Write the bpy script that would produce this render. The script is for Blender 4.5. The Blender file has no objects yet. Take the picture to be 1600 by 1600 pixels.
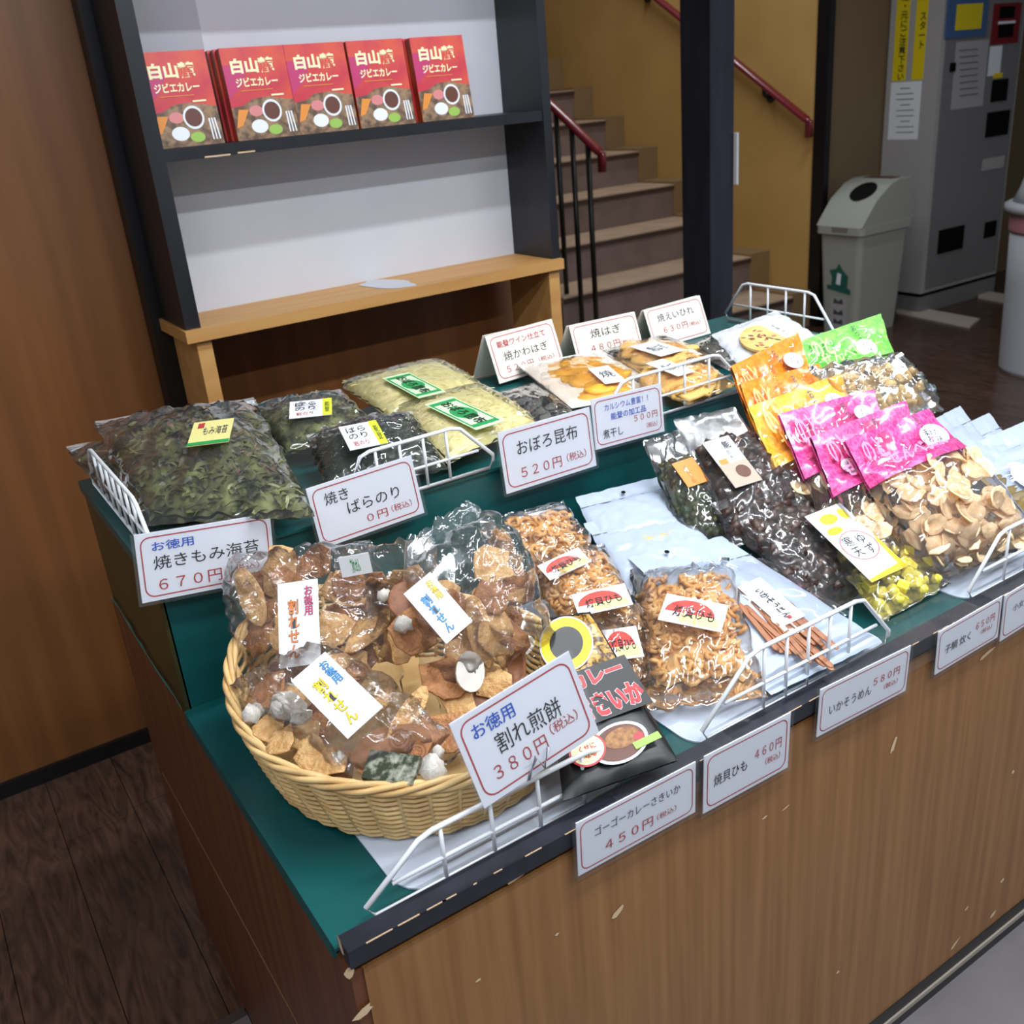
import bpy, math, random
from mathutils import Vector, Matrix, noise

SC = bpy.context.scene
COL = SC.collection
PI = math.pi

# ---------------------------------------------------------------- camera
CAM = Vector((-0.177, -0.628, 1.371))
YAW, PITCH, ROLL = 0.547911, -0.406746, -0.089765
FPX = 1527.0
_f = Vector((math.sin(YAW) * math.cos(PITCH), math.cos(YAW) * math.cos(PITCH), math.sin(PITCH)))
_r = Vector((math.cos(YAW), -math.sin(YAW), 0))
_u = _r.cross(_f)
CR = _r * math.cos(ROLL) + _u * math.sin(ROLL)
CU = -_r * math.sin(ROLL) + _u * math.cos(ROLL)
CF = _f
cam = bpy.data.cameras.new('camera')
cam.sensor_width = 36.0
cam.lens = 36.0 * FPX / 1600.0
cam.clip_start = 0.02
cam.dof.use_dof = True
cam.dof.focus_distance = 1.15
cam.dof.aperture_fstop = 10.0
camo = bpy.data.objects.new('camera', cam)
COL.objects.link(camo)
camo.matrix_world = Matrix(((CR.x, CU.x, -CF.x, CAM.x), (CR.y, CU.y, -CF.y, CAM.y), (CR.z, CU.z, -CF.z, CAM.z), (0, 0, 0, 1)))
SC.camera = camo

# ---------------------------------------------------------------- world, lights, exposure
world = bpy.data.worlds.new('world')
SC.world = world
world.use_nodes = True
world.node_tree.nodes['Background'].inputs[0].default_value = (0.80, 0.88, 1.0, 1)
world.node_tree.nodes['Background'].inputs[1].default_value = 0.34
SC.view_settings.view_transform = 'Standard'
SC.view_settings.look = 'None'
SC.view_settings.gamma = 1.0
SC.view_settings.exposure = 0.0
SC.cycles.transparent_max_bounces = 32
SC.cycles.max_bounces = 8

LIGHTS = [  # x, y, z, length (along X), watts
    (0.75, -0.45, 2.45, 1.2, 24.0),
    (0.95, 0.35, 2.45, 1.2, 19.0),
    (2.35, -0.45, 2.45, 1.2, 13.0),
    (2.35, 0.35, 2.45, 1.2, 8.0),
    (0.75, -1.25, 2.45, 1.2, 22.0),  # front row: unseen tubes added for more highlights on the bag films
    (2.35, -1.25, 2.45, 1.2, 14.0),
    (-0.9, -0.45, 2.45, 1.2, 14.0),  # left end: unseen tubes, likewise added for film glints
    (-0.9, -1.25, 2.45, 1.2, 14.0),
    (3.1, 2.2, 2.45, 1.2, 15.0),  # unseen lamp added to light the stair risers from the front
    (3.4, 3.9, 3.2, 1.2, 16.0),  # unseen lamp without fixture, added to brighten the stairwell
]


def make_light(x, y, z, ln, w):
    l = bpy.data.lights.new('tube_light', 'AREA')
    l.shape = 'RECTANGLE'
    l.size = ln
    l.size_y = 0.07
    l.energy = w
    l.color = (0.90, 0.95, 1.0)
    o = bpy.data.objects.new('tube_light', l)
    COL.objects.link(o)
    o.location = (x, y, z)
    return o


for a in LIGHTS:
    make_light(*a)

# ---------------------------------------------------------------- geometry helpers


def ray(px, py):
    return CR * ((px - 800) / FPX) - CU * ((py - 800) / FPX) + CF


def PZ(px, py, z):
    d = ray(px, py)
    return CAM + d * ((z - CAM.z) / d.z)


def PY(px, py, y):
    d = ray(px, py)
    return CAM + d * ((y - CAM.y) / d.y)


def PX(px, py, x):
    d = ray(px, py)
    return CAM + d * ((x - CAM.x) / d.x)


WL = {}          # world origin of every object that carries children (no rotation)
RND = random.Random(7)


def tag(o, label, cat=None, group=None, kind=None):
    if label:
        o['label'] = label
    if cat:
        o['category'] = cat
    if group:
        o['group'] = group
    if kind:
        o['kind'] = kind
    return o


def thing(name, label, cat, loc, group=None):
    o = bpy.data.objects.new(name, None)
    COL.objects.link(o)
    o.empty_display_size = 0.03
    o.location = loc
    WL[o] = Vector(loc)
    return tag(o, label, cat, group)


class MB:
    def __init__(s):
        s.v = []
        s.f = []

    def add(s, vs, fs):
        b = len(s.v)
        s.v += [Vector(p) for p in vs]
        s.f += [tuple(b + i for i in f) for f in fs]
        return s

    def box(s, x0, y0, z0, x1, y1, z1):
        return s.add([(x0, y0, z0), (x1, y0, z0), (x1, y1, z0), (x0, y1, z0), (x0, y0, z1), (x1, y0, z1), (x1, y1, z1), (x0, y1, z1)],
                     [(3, 2, 1, 0), (4, 5, 6, 7), (0, 1, 5, 4), (1, 2, 6, 5), (2, 3, 7, 6), (3, 0, 4, 7)])

    def tube(s, pts, r, n=6, closed=False):
        pts = [Vector(p) for p in pts]
        m = len(pts)
        rings = []
        for i, p in enumerate(pts):
            a = pts[(i - 1) % m] if (closed or i > 0) else p
            b = pts[(i + 1) % m] if (closed or i < m - 1) else p
            t = (b - a).normalized()
            ref = Vector((0, 0, 1)) if abs(t.z) < 0.9 else Vector((1, 0, 0))
            e = t.cross(ref).normalized()
            g = e.cross(t)
            rr = r[i] if isinstance(r, (list, tuple)) else r
            rings.append([p + (e * math.cos(k * 2 * PI / n) + g * math.sin(k * 2 * PI / n)) * rr for k in range(n)])
        b0 = len(s.v)
        for q in rings:
            s.v += q
        for i in range(m if closed else m - 1):
            j = (i + 1) % m
            for k in range(n):
                k2 = (k + 1) % n
                s.f.append((b0 + i * n + k, b0 + i * n + k2, b0 + j * n + k2, b0 + j * n + k))
        if not closed:
            s.f.append(tuple(b0 + k for k in range(n - 1, -1, -1)))
            s.f.append(tuple(b0 + (m - 1) * n + k for k in range(n)))
        return s

    def prism(s, outline, d):
        """outline: world points in a plane; d: extrusion vector"""
        n = len(outline)
        o = [Vector(p) for p in outline]
        d = Vector(d)
        return s.add(o + [p + d for p in o],
                     [tuple(range(n - 1, -1, -1)), tuple(range(n, 2 * n))] + [(i, (i + 1) % n, n + (i + 1) % n, n + i) for i in range(n)])

    def build(s, name, m, parent=None, smooth=False, label=None, local=False):
        me = bpy.data.meshes.new(name)
        off = Vector((0, 0, 0))
        if parent is not None and not local:
            off = WL.get(parent, Vector((0, 0, 0)))
        me.from_pydata([tuple(p - off) for p in s.v], [], s.f)
        me.update()
        me.materials.append(m)
        if smooth:
            for p in me.polygons:
                p.use_smooth = True
        o = bpy.data.objects.new(name, me)
        COL.objects.link(o)
        if parent is not None:
            o.parent = parent
            WL[o] = off
        else:
            WL[o] = Vector((0, 0, 0))
        if label:
            o['label'] = label
        return o


def struct(o, label=None):
    o['kind'] = 'structure'
    if label:
        o['label'] = label
    return o


def rrect(w, h, r, n=5):
    pts = []
    for cx, cy, a0 in ((w / 2 - r, h / 2 - r, 0), (-w / 2 + r, h / 2 - r, PI / 2), (-w / 2 + r, -h / 2 + r, PI), (w / 2 - r, -h / 2 + r, 3 * PI / 2)):
        for k in range(n + 1):
            a = a0 + k * PI / 2 / n
            pts.append((cx + r * math.cos(a), cy + r * math.sin(a)))
    return pts


def ring2d(outer, inner, z):
    n = len(outer)
    m = MB()
    m.add([(x, y, z) for x, y in outer] + [(x, y, z) for x, y in inner], [(i, (i + 1) % n, n + (i + 1) % n, n + i) for i in range(n)])
    return m


def poly2d(pts, z):
    m = MB()
    m.add([(x, y, z) for x, y in pts], [tuple(range(len(pts)))])
    return m


def ellipse(cx, cy, a, b, n=24, rot=0):
    c, s = math.cos(rot), math.sin(rot)
    return [(cx + a * math.cos(2 * PI * k / n) * c - b * math.sin(2 * PI * k / n) * s, cy + a * math.cos(2 * PI * k / n) * s + b * math.sin(2 * PI * k / n) * c) for k in range(n)]


# ---------------------------------------------------------------- materials
MATS = {}


def srgb(h):
    def c(v):
        v /= 255.0
        return v / 12.92 if v <= 0.04045 else ((v + 0.055) / 1.055) ** 2.4
    return (c(h[0]), c(h[1]), c(h[2]), 1)


def mat(name, col, rough=0.5, col2=None, scale=(1, 1, 1), nscale=5.0, lo=0.35, hi=0.65, bump=0.0, metal=0.0, detail=4.0, distort=0.0, spec=0.5, rnd=0.0, sss=0.0, coat=0.0, bscale=None):
    if name in MATS:
        return MATS[name]
    m = bpy.data.materials.new(name)
    MATS[name] = m
    m.use_nodes = True
    nt = m.node_tree
    b = nt.nodes['Principled BSDF']
    b.inputs['Roughness'].default_value = rough
    b.inputs['Metallic'].default_value = metal
    b.inputs['Specular IOR Level'].default_value = spec
    if coat:
        b.inputs['Coat Weight'].default_value = coat
        b.inputs['Coat Roughness'].default_value = 0.08
    if sss:
        b.inputs['Subsurface Weight'].default_value = sss
        b.inputs['Subsurface Radius'].default_value = (0.01, 0.006, 0.003)
    c1 = srgb(col)
    b.inputs['Base Color'].default_value = c1
    out = None
    if col2 is not None or bump:
        tc = nt.nodes.new('ShaderNodeTexCoord')
        mp = nt.nodes.new('ShaderNodeMapping')
        mp.inputs['Scale'].default_value = scale
        nt.links.new(tc.outputs['Object'], mp.inputs['Vector'])
        nz = nt.nodes.new('ShaderNodeTexNoise')
        nz.inputs['Scale'].default_value = nscale
        nz.inputs['Detail'].default_value = detail
        nz.inputs['Distortion'].default_value = distort
        nt.links.new(mp.outputs['Vector'], nz.inputs['Vector'])
        if col2 is not None:
            rp = nt.nodes.new('ShaderNodeValToRGB')
            rp.color_ramp.elements[0].position = lo
            rp.color_ramp.elements[1].position = hi
            rp.color_ramp.elements[0].color = c1
            rp.color_ramp.elements[1].color = srgb(col2)
            nt.links.new(nz.outputs['Fac'], rp.inputs['Fac'])
            out = rp.outputs['Color']
        if bump:
            bp = nt.nodes.new('ShaderNodeBump')
            bp.inputs['Strength'].default_value = bump
            bp.inputs['Distance'].default_value = 0.004 if bump != .35 else .014
            src = nz
            if bscale:
                src = nt.nodes.new('ShaderNodeTexNoise')
                src.inputs['Scale'].default_value = bscale
                nt.links.new(mp.outputs['Vector'], src.inputs['Vector'])
            nt.links.new(src.outputs['Fac'], bp.inputs['Height'])
            nt.links.new(bp.outputs['Normal'], b.inputs['Normal'])
    if rnd:
        oi = nt.nodes.new('ShaderNodeObjectInfo')
        mr = nt.nodes.new('ShaderNodeMapRange')
        mr.inputs['To Min'].default_value = 1 - rnd
        mr.inputs['To Max'].default_value = 1 + rnd
        nt.links.new(oi.outputs['Random'], mr.inputs['Value'])
        hs = nt.nodes.new('ShaderNodeHueSaturation')
        hs.inputs['Color'].default_value = c1
        nt.links.new(mr.outputs['Result'], hs.inputs['Value'])
        if out is not None:
            nt.links.new(out, hs.inputs['Color'])
        out = hs.outputs['Color']
    if out is not None:
        nt.links.new(out, b.inputs['Base Color'])
    return m


def film(name, tint=(0.995, 0.995, 0.995), haze=0.018, hazecol=(0.9, 0.92, 0.95), gloss=1.0, rough=0.09, bump=0.5, bscale=20.0):
    m = bpy.data.materials.new(name)
    MATS[name] = m
    m.use_nodes = True
    nt = m.node_tree
    nt.nodes.clear()
    N = nt.nodes.new
    L = nt.links.new
    out = N('ShaderNodeOutputMaterial')
    tr = N('ShaderNodeBsdfTransparent')
    tr.inputs['Color'].default_value = (*tint, 1)
    gl = N('ShaderNodeBsdfGlossy')
    gl.inputs['Roughness'].default_value = rough
    gl.inputs['Color'].default_value = (1, 1, 1, 1)
    df = N('ShaderNodeBsdfDiffuse')
    df.inputs['Color'].default_value = (*hazecol, 1)
    tc = N('ShaderNodeTexCoord')
    nz = N('ShaderNodeTexNoise')
    nz.inputs['Scale'].default_value = bscale
    nz.noise_type = 'RIDGED_MULTIFRACTAL'
    nz.normalize = True
    nz.inputs['Detail'].default_value = 1.5
    nz.inputs['Distortion'].default_value = 0.8
    L(tc.outputs['Object'], nz.inputs['Vector'])
    bp = N('ShaderNodeBump')
    bp.inputs['Strength'].default_value = bump
    bp.inputs['Distance'].default_value = 0.006
    L(nz.outputs['Fac'], bp.inputs['Height'])
    L(bp.outputs['Normal'], gl.inputs['Normal'])
    fr = N('ShaderNodeFresnel')
    fr.inputs['IOR'].default_value = 1.5
    L(bp.outputs['Normal'], fr.inputs['Normal'])
    mu = N('ShaderNodeMath')
    mu.operation = 'MULTIPLY_ADD'
    mu.inputs[1].default_value = 1.1 * gloss
    mu.inputs[2].default_value = 0.02 * gloss
    mu.use_clamp = True
    L(fr.outputs['Fac'], mu.inputs[0])
    m1 = N('ShaderNodeMixShader')
    m1.inputs[0].default_value = haze
    L(tr.outputs[0], m1.inputs[1])
    L(df.outputs[0], m1.inputs[2])
    m2 = N('ShaderNodeMixShader')
    L(mu.outputs[0], m2.inputs[0])
    L(m1.outputs[0], m2.inputs[1])
    L(gl.outputs[0], m2.inputs[2])
    L(m2.outputs[0], out.inputs['Surface'])
    return m


FILM = film('clear_film', gloss=1.25, haze=0.028)
FILM_SOFT = film('soft_film', haze=0.03, gloss=0.8, rough=0.14, bump=0.25, bscale=20)
FILM_ZIP = film('zip_film', haze=0.30, gloss=0.9, rough=0.15)
SLEEVE = film('clear_sleeve', haze=0.02, gloss=0.35, rough=0.1, bump=0.0)
FILM_WHITE = film('white_film', haze=0.88, hazecol=(0.86, 0.9, 0.95), gloss=0.8, rough=0.16, bump=0.2, bscale=20)

M_CARD = mat('card_white', (228, 231, 240), 0.35)
M_CARDW = mat('card_cream', (240, 233, 222), 0.4)
M_RED = mat('print_red', (176, 60, 62), 0.5)
M_BLK = mat('print_black', (28, 28, 34), 0.5)
M_GRY = mat('print_grey', (70, 72, 82), 0.5)
M_BLU = mat('print_blue', (38, 86, 190), 0.5)
M_PAPER = mat('label_paper', (232, 234, 238), 0.45)
M_YEL = mat('print_yellow', (246, 214, 40), 0.5)
M_GRN = mat('print_green', (40, 150, 80), 0.5)
M_CREAM = mat('print_cream', (250, 240, 190), 0.5)

# ---------------------------------------------------------------- text
_curve = bpy.data.curves.new('text_tmp', 'FONT')
_tobj = bpy.data.objects.new('text_tmp', _curve)
COL.objects.link(_tobj)


def text_mesh(body, bold=0.0, res=2, line=1.0):
    _curve.body = body
    _curve.offset = bold
    _curve.resolution_u = res
    _curve.align_x = 'CENTER'
    _curve.space_line = line
    dg = bpy.context.evaluated_depsgraph_get()
    dg.update()
    return bpy.data.meshes.new_from_object(_tobj.evaluated_get(dg))


def lettering(parent, body, cx, cy, w, h, m, z=0.0012, bold=0.0, line=1.0, rot=0.0, outline=None, name='lettering', res=2):
    """text stretched into the box w x h centred at cx, cy in the parent's plane"""
    objs = []
    layers = [(bold, m, z)]
    if outline:
        layers = [(bold + 0.022, outline, z), (bold, m, z + 0.0003)]
    bbox = None
    for bd, mm, zz in layers:
        me = text_mesh(body, bd, res, line)
        if not len(me.vertices):
            continue
        if bbox is None:
            xs = [v.co.x for v in me.vertices]
            ys = [v.co.y for v in me.vertices]
            bbox = (min(xs), max(xs), min(ys), max(ys))
        x0, x1, y0, y1 = bbox
        sx = w / max(1e-6, x1 - x0)
        sy = h / max(1e-6, y1 - y0)
        c, s = math.cos(rot), math.sin(rot)
        for v in me.vertices:
            x = (v.co.x - (x0 + x1) / 2) * sx
            y = (v.co.y - (y0 + y1) / 2) * sy
            v.co = (cx + x * c - y * s, cy + x * s + y * c, zz)
        me.materials.clear()
        me.materials.append(mm)
        o = bpy.data.objects.new(name, me)
        COL.objects.link(o)
        o.parent = parent
        objs.append(o)
    return objs


def frame4(TL, TR, BR, BL):
    ex = ((TR - TL) + (BR - BL)) / 2
    ey = ((TL - BL) + (TR - BR)) / 2
    w, h = ex.length, ey.length
    ex = ex.normalized()
    ey = (ey - ex * ey.dot(ex)).normalized()
    en = ex.cross(ey)
    c = (TL + TR + BR + BL) / 4
    M = Matrix(((ex.x, ey.x, en.x, c.x), (ex.y, ey.y, en.y, c.y), (ex.z, ey.z, en.z, c.z), (0, 0, 0, 1)))
    return M, w, h


def flat_sheet(name, M, w, h, m, parent=None, thick=0.0012, shape=None):
    """a thin slab with its front at local z = thick/2"""
    mb = MB()
    pts = shape or [(-w / 2, -h / 2), (w / 2, -h / 2), (w / 2, h / 2), (-w / 2, h / 2)]
    mb.prism([(x, y, -thick / 2) for x, y in pts], (0, 0, thick))
    me = bpy.data.meshes.new(name)
    me.from_pydata([tuple(p) for p in mb.v], [], mb.f)
    me.update()
    me.materials.append(m)
    o = bpy.data.objects.new(name, me)
    COL.objects.link(o)
    if parent is not None:
        o.parent = parent
        off = WL.get(parent, Vector((0, 0, 0)))
        o.matrix_local = Matrix.Translation(-off) @ M
    else:
        o.matrix_world = M
    return o


def price_card(label, TL, TR, BR, BL, lines, group='printed price cards', m=None, border=True, sleeve=True, name='price_card', corner=0.09):
    M, w, h = frame4(TL, TR, BR, BL)
    o = flat_sheet(name, M, w, h, m or M_CARD)
    tag(o, label, 'price card', group)
    if border:
        k = 0.06 * h
        a, b = w - 2 * k, h - 2 * k
        r = corner * h * 1.5
        t = 0.018 * h
        ring2d(rrect(a, b, r), rrect(a - 2 * t, b - 2 * t, r - t), 0.0009).build('border_line', M_RED, o, local=True)
    for L in lines:
        lettering(o, L[0], L[1] * w, L[2] * h, L[3] * w, L[4] * h, L[5], **(L[6] if len(L) > 6 else {}))
    if sleeve:
        mb = MB()
        e = 0.004
        for zz in (0.0022, -0.0014):
            mb.add([(-w / 2 - e, -h / 2 - e, zz), (w / 2 + e, -h / 2 - e, zz), (w / 2 + e, h / 2 + e * .3, zz), (-w / 2 - e, h / 2 + e * .3, zz)], [(0, 1, 2, 3)])
        mb.build('clear_sleeve', SLEEVE, o, local=True)
    return o


# ================================================================ SETTING
M_FLOORD = mat('dark_floor_wood', (50, 36, 29), 0.22, (94, 68, 54), (12, 2.2, 3), 2.0, 0.32, 0.68, bump=0.10, distort=3.5, rnd=0.10)
M_GAP = mat('floor_gap', (16, 12, 11), 0.6)
M_FLOORG = mat('grey_floor', (104, 99, 101), 0.35, (120, 116, 117), (1, 1, 1), 7.0, 0.3, 0.7)
M_WALLW = mat('brown_wall_wood', (108, 66, 34), 0.38, (134, 86, 46), (9, 9, 0.55), 2.2, 0.3, 0.72, detail=8)
M_BASE = mat('black_trim', (16, 14, 16), 0.4)
M_YWALL = mat('yellow_wall', (190, 149, 82), 0.85, (199, 158, 90), (1, 1, 1), 3.0)
M_BEIGE = mat('beige_wall', (112, 92, 66), 0.8)

# floor: dark boards along Y on a screed, grey vinyl in front of the stand
fl = MB().box(-2.2, -1.6, -0.06, 9.0, 9.0, -0.006).build('floor', M_GAP)
struct(fl, 'dark brown wood floor with long boards')
bw = 0.145
boards = {}
i = 0
x = -2.2
rr = random.Random(3)
while x < 0.0:
    y = 0.66 - rr.random() * 0.0
    while y < 1.62:
        ln = rr.uniform(0.5, 0.95)
        y1 = min(1.62, y + ln)
        MB().box(x + 0.0008, y + 0.0008, -0.006, x + bw - 0.0008, y1 - 0.0008, 0.0).build('floor_board', M_FLOORD, fl)
        y = y1
    x += bw
while x < 7.2:
    y = 0.9 if x > 1.45 else 1.0
    while y < 3.6:
        y1 = min(3.6, y + rr.uniform(0.9, 1.6))
        MB().box(x + 0.0008, y + 0.0008, -0.006, x + bw - 0.0008, y1 - 0.0008, 0.0).build('floor_board', M_FLOORD, fl)
        y = y1
    x += bw
MB().box(-2.2, -1.6, -0.006, 9.0, 0.0, 0.0).build('vinyl_sheet', M_FLOORG, fl, label='grey vinyl floor in front of the stand')
MB().box(-2.2, 0.0, -0.006, -0.001, 0.655, 0.0).build('vinyl_sheet', M_FLOORG, fl)
MB().box(1.42, 0.0, -0.006, 9.0, 0.9, 0.0).build('vinyl_sheet', M_FLOORD, fl)
MB().box(-1.0, 0.645, 0.0, -0.002, 0.662, 0.002).build('threshold_strip', mat('strip_metal', (96, 90, 90), 0.35, metal=0.6), fl)

YW = 1.555
w = MB().box(-2.2, YW, 0, 1.28, YW + 0.12, 3.0).build('wall_back', M_WALLW)
struct(w, 'brown wood-grain panel wall behind the stand')
b = MB().box(-2.2, YW - 0.012, 0, 0.26, YW, 0.036).build('baseboard_back', M_BASE)
struct(b, 'black baseboard along the brown wall')
# black post against the wall, left of the shelf
t = MB().box(0.285, YW - 0.05, 0, 0.375, YW, 3.0).build('trim_1', M_BASE)
struct(t, 'black vertical post on the brown wall')

# stair wall etc.
XS = 4.21
w = MB().box(XS, 3.14, 0, XS + 0.028, 9.0, 5.5).build('wall_stair', M_YWALL)
struct(w, 'ochre yellow plaster wall beside the staircase')
p0 = PX(1280, 300, XS)
t = MB().box(XS - 0.012, 3.06, 0, XS + 0.028, 3.14, 3.2).build('trim_2', M_BASE)
struct(t, 'black post at the end of the yellow wall')
w = MB().box(XS + 0.028, 3.14, 0, 7.2, 3.26, 3.2).build('wall_right', M_BEIGE)
struct(w, 'beige wall behind the ticket machine')
w = MB().box(7.2, 0.0, 0, 7.3, 3.42, 3.2).build('wall_far', mat('dark_far_wall', (40, 26, 22), 0.6))
struct(w, 'dark brown far side wall')
w = MB().box(1.28, 8.9, 0, XS, 9.0, 5.5).build('wall_landing', M_YWALL)
struct(w, 'yellow wall at the head of the stairs')
MB().box(1.2, YW + 0.12, 0, 1.28, 9.0, 5.5).build('wall_left', M_BEIGE)
struct(bpy.data.objects['wall_left'], 'wall closing the stairwell behind the shelf')

# staircase
ST_Y0, ST_T, ST_H = 2.803, 0.320, 0.1907
XL = 2.72
M_TREAD = mat('tread_tan', (196, 168, 140), 0.6, (180, 152, 126), (1, 1, 1), 9.0)
M_NOSE = mat('nosing_dark', (64, 46, 38), 0.6)
M_RISER = mat('riser_brown', (132, 112, 106), 0.7, (120, 102, 96), (1, 1, 1), 8.0)
M_SKIRT = mat('skirt_tan', (140, 112, 76), 0.7)
st = struct(thing('staircase', 'tan carpeted staircase rising behind the black pillar', None, (XL, ST_Y0 + ST_T, 0)))
for i in range(1, 15):
    y = ST_Y0 + i * ST_T
    z = i * ST_H
    XR = XS - 0.001
    XT = XR - 0.16
    MB().box(XL, y, z - ST_H, XT, y + 0.03, z - 0.03).build('riser', M_RISER, st)
    MB().box(XL, y - 0.012, z - 0.030, XT, y + ST_T + 0.03, z).build('tread', M_TREAD, st)
    MB().box(XL, y - 0.016, z - 0.030, XT, y - 0.012, z - 0.008).build('nosing', M_NOSE, st)
    MB().box(XT, y - 0.004, z - ST_H, XR, y + ST_T, z + 0.012).build('skirt_block', M_SKIRT, st)

# hand rails
M_RAIL = mat('red_rail', (120, 30, 40), 0.28, coat=0.3)
M_IRON = mat('black_iron', (14, 15, 18), 0.4)


def handrail(x, y0, z0, n, label, bal):
    t = thing('handrail', label, 'handrail', (x, y0, 0))
    y1 = y0 + n * ST_T
    z1 = z0 + n * ST_H
    MB().tube([(x, y0, z0 - 0.09), (x, y0, z0 - 0.012), (x, y0 + 0.02, z0), (x, y1, z1)], 0.021, 8).build('rail', M_RAIL, t, True)
    if bal:
        for k in range(12):
            yy = y0 + 0.10 + k * 0.12
            zz = z0 + (yy - y0) / ST_T * ST_H
            base = max(0, math.floor((yy - ST_Y0) / ST_T)) * ST_H
            MB().tube([(x, yy, base), (x, yy, zz - 0.015)], 0.013, 8).build('baluster', M_IRON, t, True)
    else:
        for k in range(5):
            yy = y0 + 0.32 + k * 1.0
            zz = z0 + (yy - y0) / ST_T * ST_H
            MB().tube([(x, yy, zz - 0.015), (x + 0.004, yy, zz - 0.06), (x + 0.03, yy, zz - 0.075), (XS, yy, zz - 0.075)], 0.012, 6).build('bracket', M_IRON, t, True)
            MB().tube([(XS - 0.01, yy, zz - 0.075), (XS, yy, zz - 0.075)], 0.030, 10).build('wall_plate', M_IRON, t, True)
    return t


handrail(XS - 0.06, 3.13, 1.10, 14, 'dark red handrail bracketed to the yellow stair wall', False)
handrail(2.79, 3.16, 1.075, 10, 'dark red handrail on black iron balusters beside the shelf', True)

# black pillar
c0 = PY(1110, 400, 2.12)
c1 = PY(1145, 400, 2.12)
pw = c1.x - c0.x
M_PILLAR = mat('black_pillar', (40, 40, 52), 0.42, (50, 50, 62), (3, 3, 0.6), 5.0)
pl = MB().box(c0.x, 2.12, 0, c1.x, 2.12 + 0.15, 3.4).build('pillar', M_PILLAR)
struct(pl, 'square black pillar in front of the staircase')
nt_ = MB().box(c1.x - 0.004, 2.10, 0.98, c1.x + 0.006, 2.115, 1.16).build('notice', M_PAPER)
nt_.parent = pl

# ceiling above the shop
ce = MB().box(-2.2, -1.6, 2.56, 7.3, 3.4, 2.66).build('ceiling', mat('ceiling_white', (170, 168, 162), 0.9))
struct(ce, 'pale shop ceiling')
M_FIX = mat('fixture_white', (225, 225, 225), 0.5)
for k, (x, y, z, ln, wt) in enumerate(LIGHTS):
    if z > 2.6:
        continue
    hl = MB().box(x - ln / 2 - 0.04, y - 0.06, z + 0.006, x + ln / 2 + 0.04, y + 0.06, 2.56).build('ceiling_light', M_FIX)  # front-row, left-end and stair-side housings go with the added lamps
    tag(hl, 'white fluorescent ceiling fixture, %s row, %s' % ({-1.25: 'added front', -0.45: 'middle', 0.35: 'rear', 2.2: 'added stair-side'}[y], {-0.9: 'added left end', 0.75: 'above the stand', 0.95: 'above the stand', 2.35: 'right end', 3.1: 'near the pillar'}[x]), 'light fixture', 'ceiling fixtures')

# ---------------------------------------------------------------- ticket machine
M_MACH = mat('machine_grey', (168, 164, 162), 0.45)
M_MACHF = mat('machine_front', (120, 116, 116), 0.45)
M_DARK = mat('slot_black', (10, 10, 12), 0.7, spec=.1)
mx0, my0 = 4.76, 2.81
mt = thing('ticket_machine', 'tall grey vending machine with notices behind the waste bin', 'machine', (mx0, my0, 0))
MB().box(mx0, my0, 0.115, mx0 + 0.72, my0 + 0.32, 1.9).build('cabinet', M_MACH, mt)
MB().box(mx0 + 0.03, my0 - 0.006, 0.135, mx0 + 0.70, my0 + 0.001, 1.9).build('front_door', M_MACHF, mt)
MB().box(mx0 + 0.005, my0 + 0.008, 0.095, mx0 + 0.715, my0 + 0.315, 0.115).build('gap_strip', M_DARK, mt)
MB().box(mx0, my0, 0.0, mx0 + 0.72, my0 + 0.32, 0.095).build('plinth', M_MACHF, mt)


def on_front(px0, py0, px1, py1, name, m, d=0.006, off=0.007, parent=mt):
    pm, qm = (px0 + px1) / 2, (py0 + py1) / 2
    a = Vector((PY(px0, qm, my0 - off).x, 0, PY(pm, py0, my0 - off).z))
    b = Vector((PY(px1, qm, my0 - off).x, 0, PY(pm, py1, my0 - off).z))
    return MB().box(min(a.x, b.x), my0 - off - d, min(a.z, b.z), max(a.x, b.x), my0 - off, max(a.z, b.z)).build(name, m, parent)


def on_side(px0, py0, px1, py1, name, m, d=0.002, parent=mt):
    pm, qm = (px0 + px1) / 2, (py0 + py1) / 2
    a = Vector((0, PX(px0, qm, mx0).y, PX(pm, py0, mx0).z))
    b = Vector((0, PX(px1, qm, mx0).y, PX(pm, py1, mx0).z))
    return MB().box(mx0 - d, min(a.y, b.y), min(a.z, b.z), mx0, max(a.y, b.y), max(a.z, b.z)).build(name, m, parent)


M_YSTK = mat('sticker_yellow', (226, 200, 20), 0.5)
s1 = on_side(1400, 126, 1421, -60, 'sticker', M_YSTK)
s2 = on_side(1431, 124, 1449, -60, 'sticker', M_YSTK)
s3 = on_side(1390, 218, 1437, 128, 'notice', M_PAPER)


def side_text(host, body, px, py, w, h, m, line=1.0, bold=0.0):
    p = PX(px, py, mx0 - 0.003)
    e = bpy.data.objects.new('lettering', text_mesh(body, bold, 2, line))
    me = e.data
    xs = [v.co.x for v in me.vertices]
    ys = [v.co.y for v in me.vertices]
    cx, cy = (min(xs) + max(xs)) / 2, (min(ys) + max(ys)) / 2
    sx, sy = w / (max(xs) - min(xs)), h / (max(ys) - min(ys))
    off = WL.get(host, Vector((0, 0, 0)))
    for v in me.vertices:
        v.co = Vector((p.x, p.y - (v.co.x - cx) * sx, p.z + (v.co.y - cy) * sy)) - off
    me.materials.clear()
    me.materials.append(m)
    COL.objects.link(e)
    e.parent = host
    return e


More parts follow.
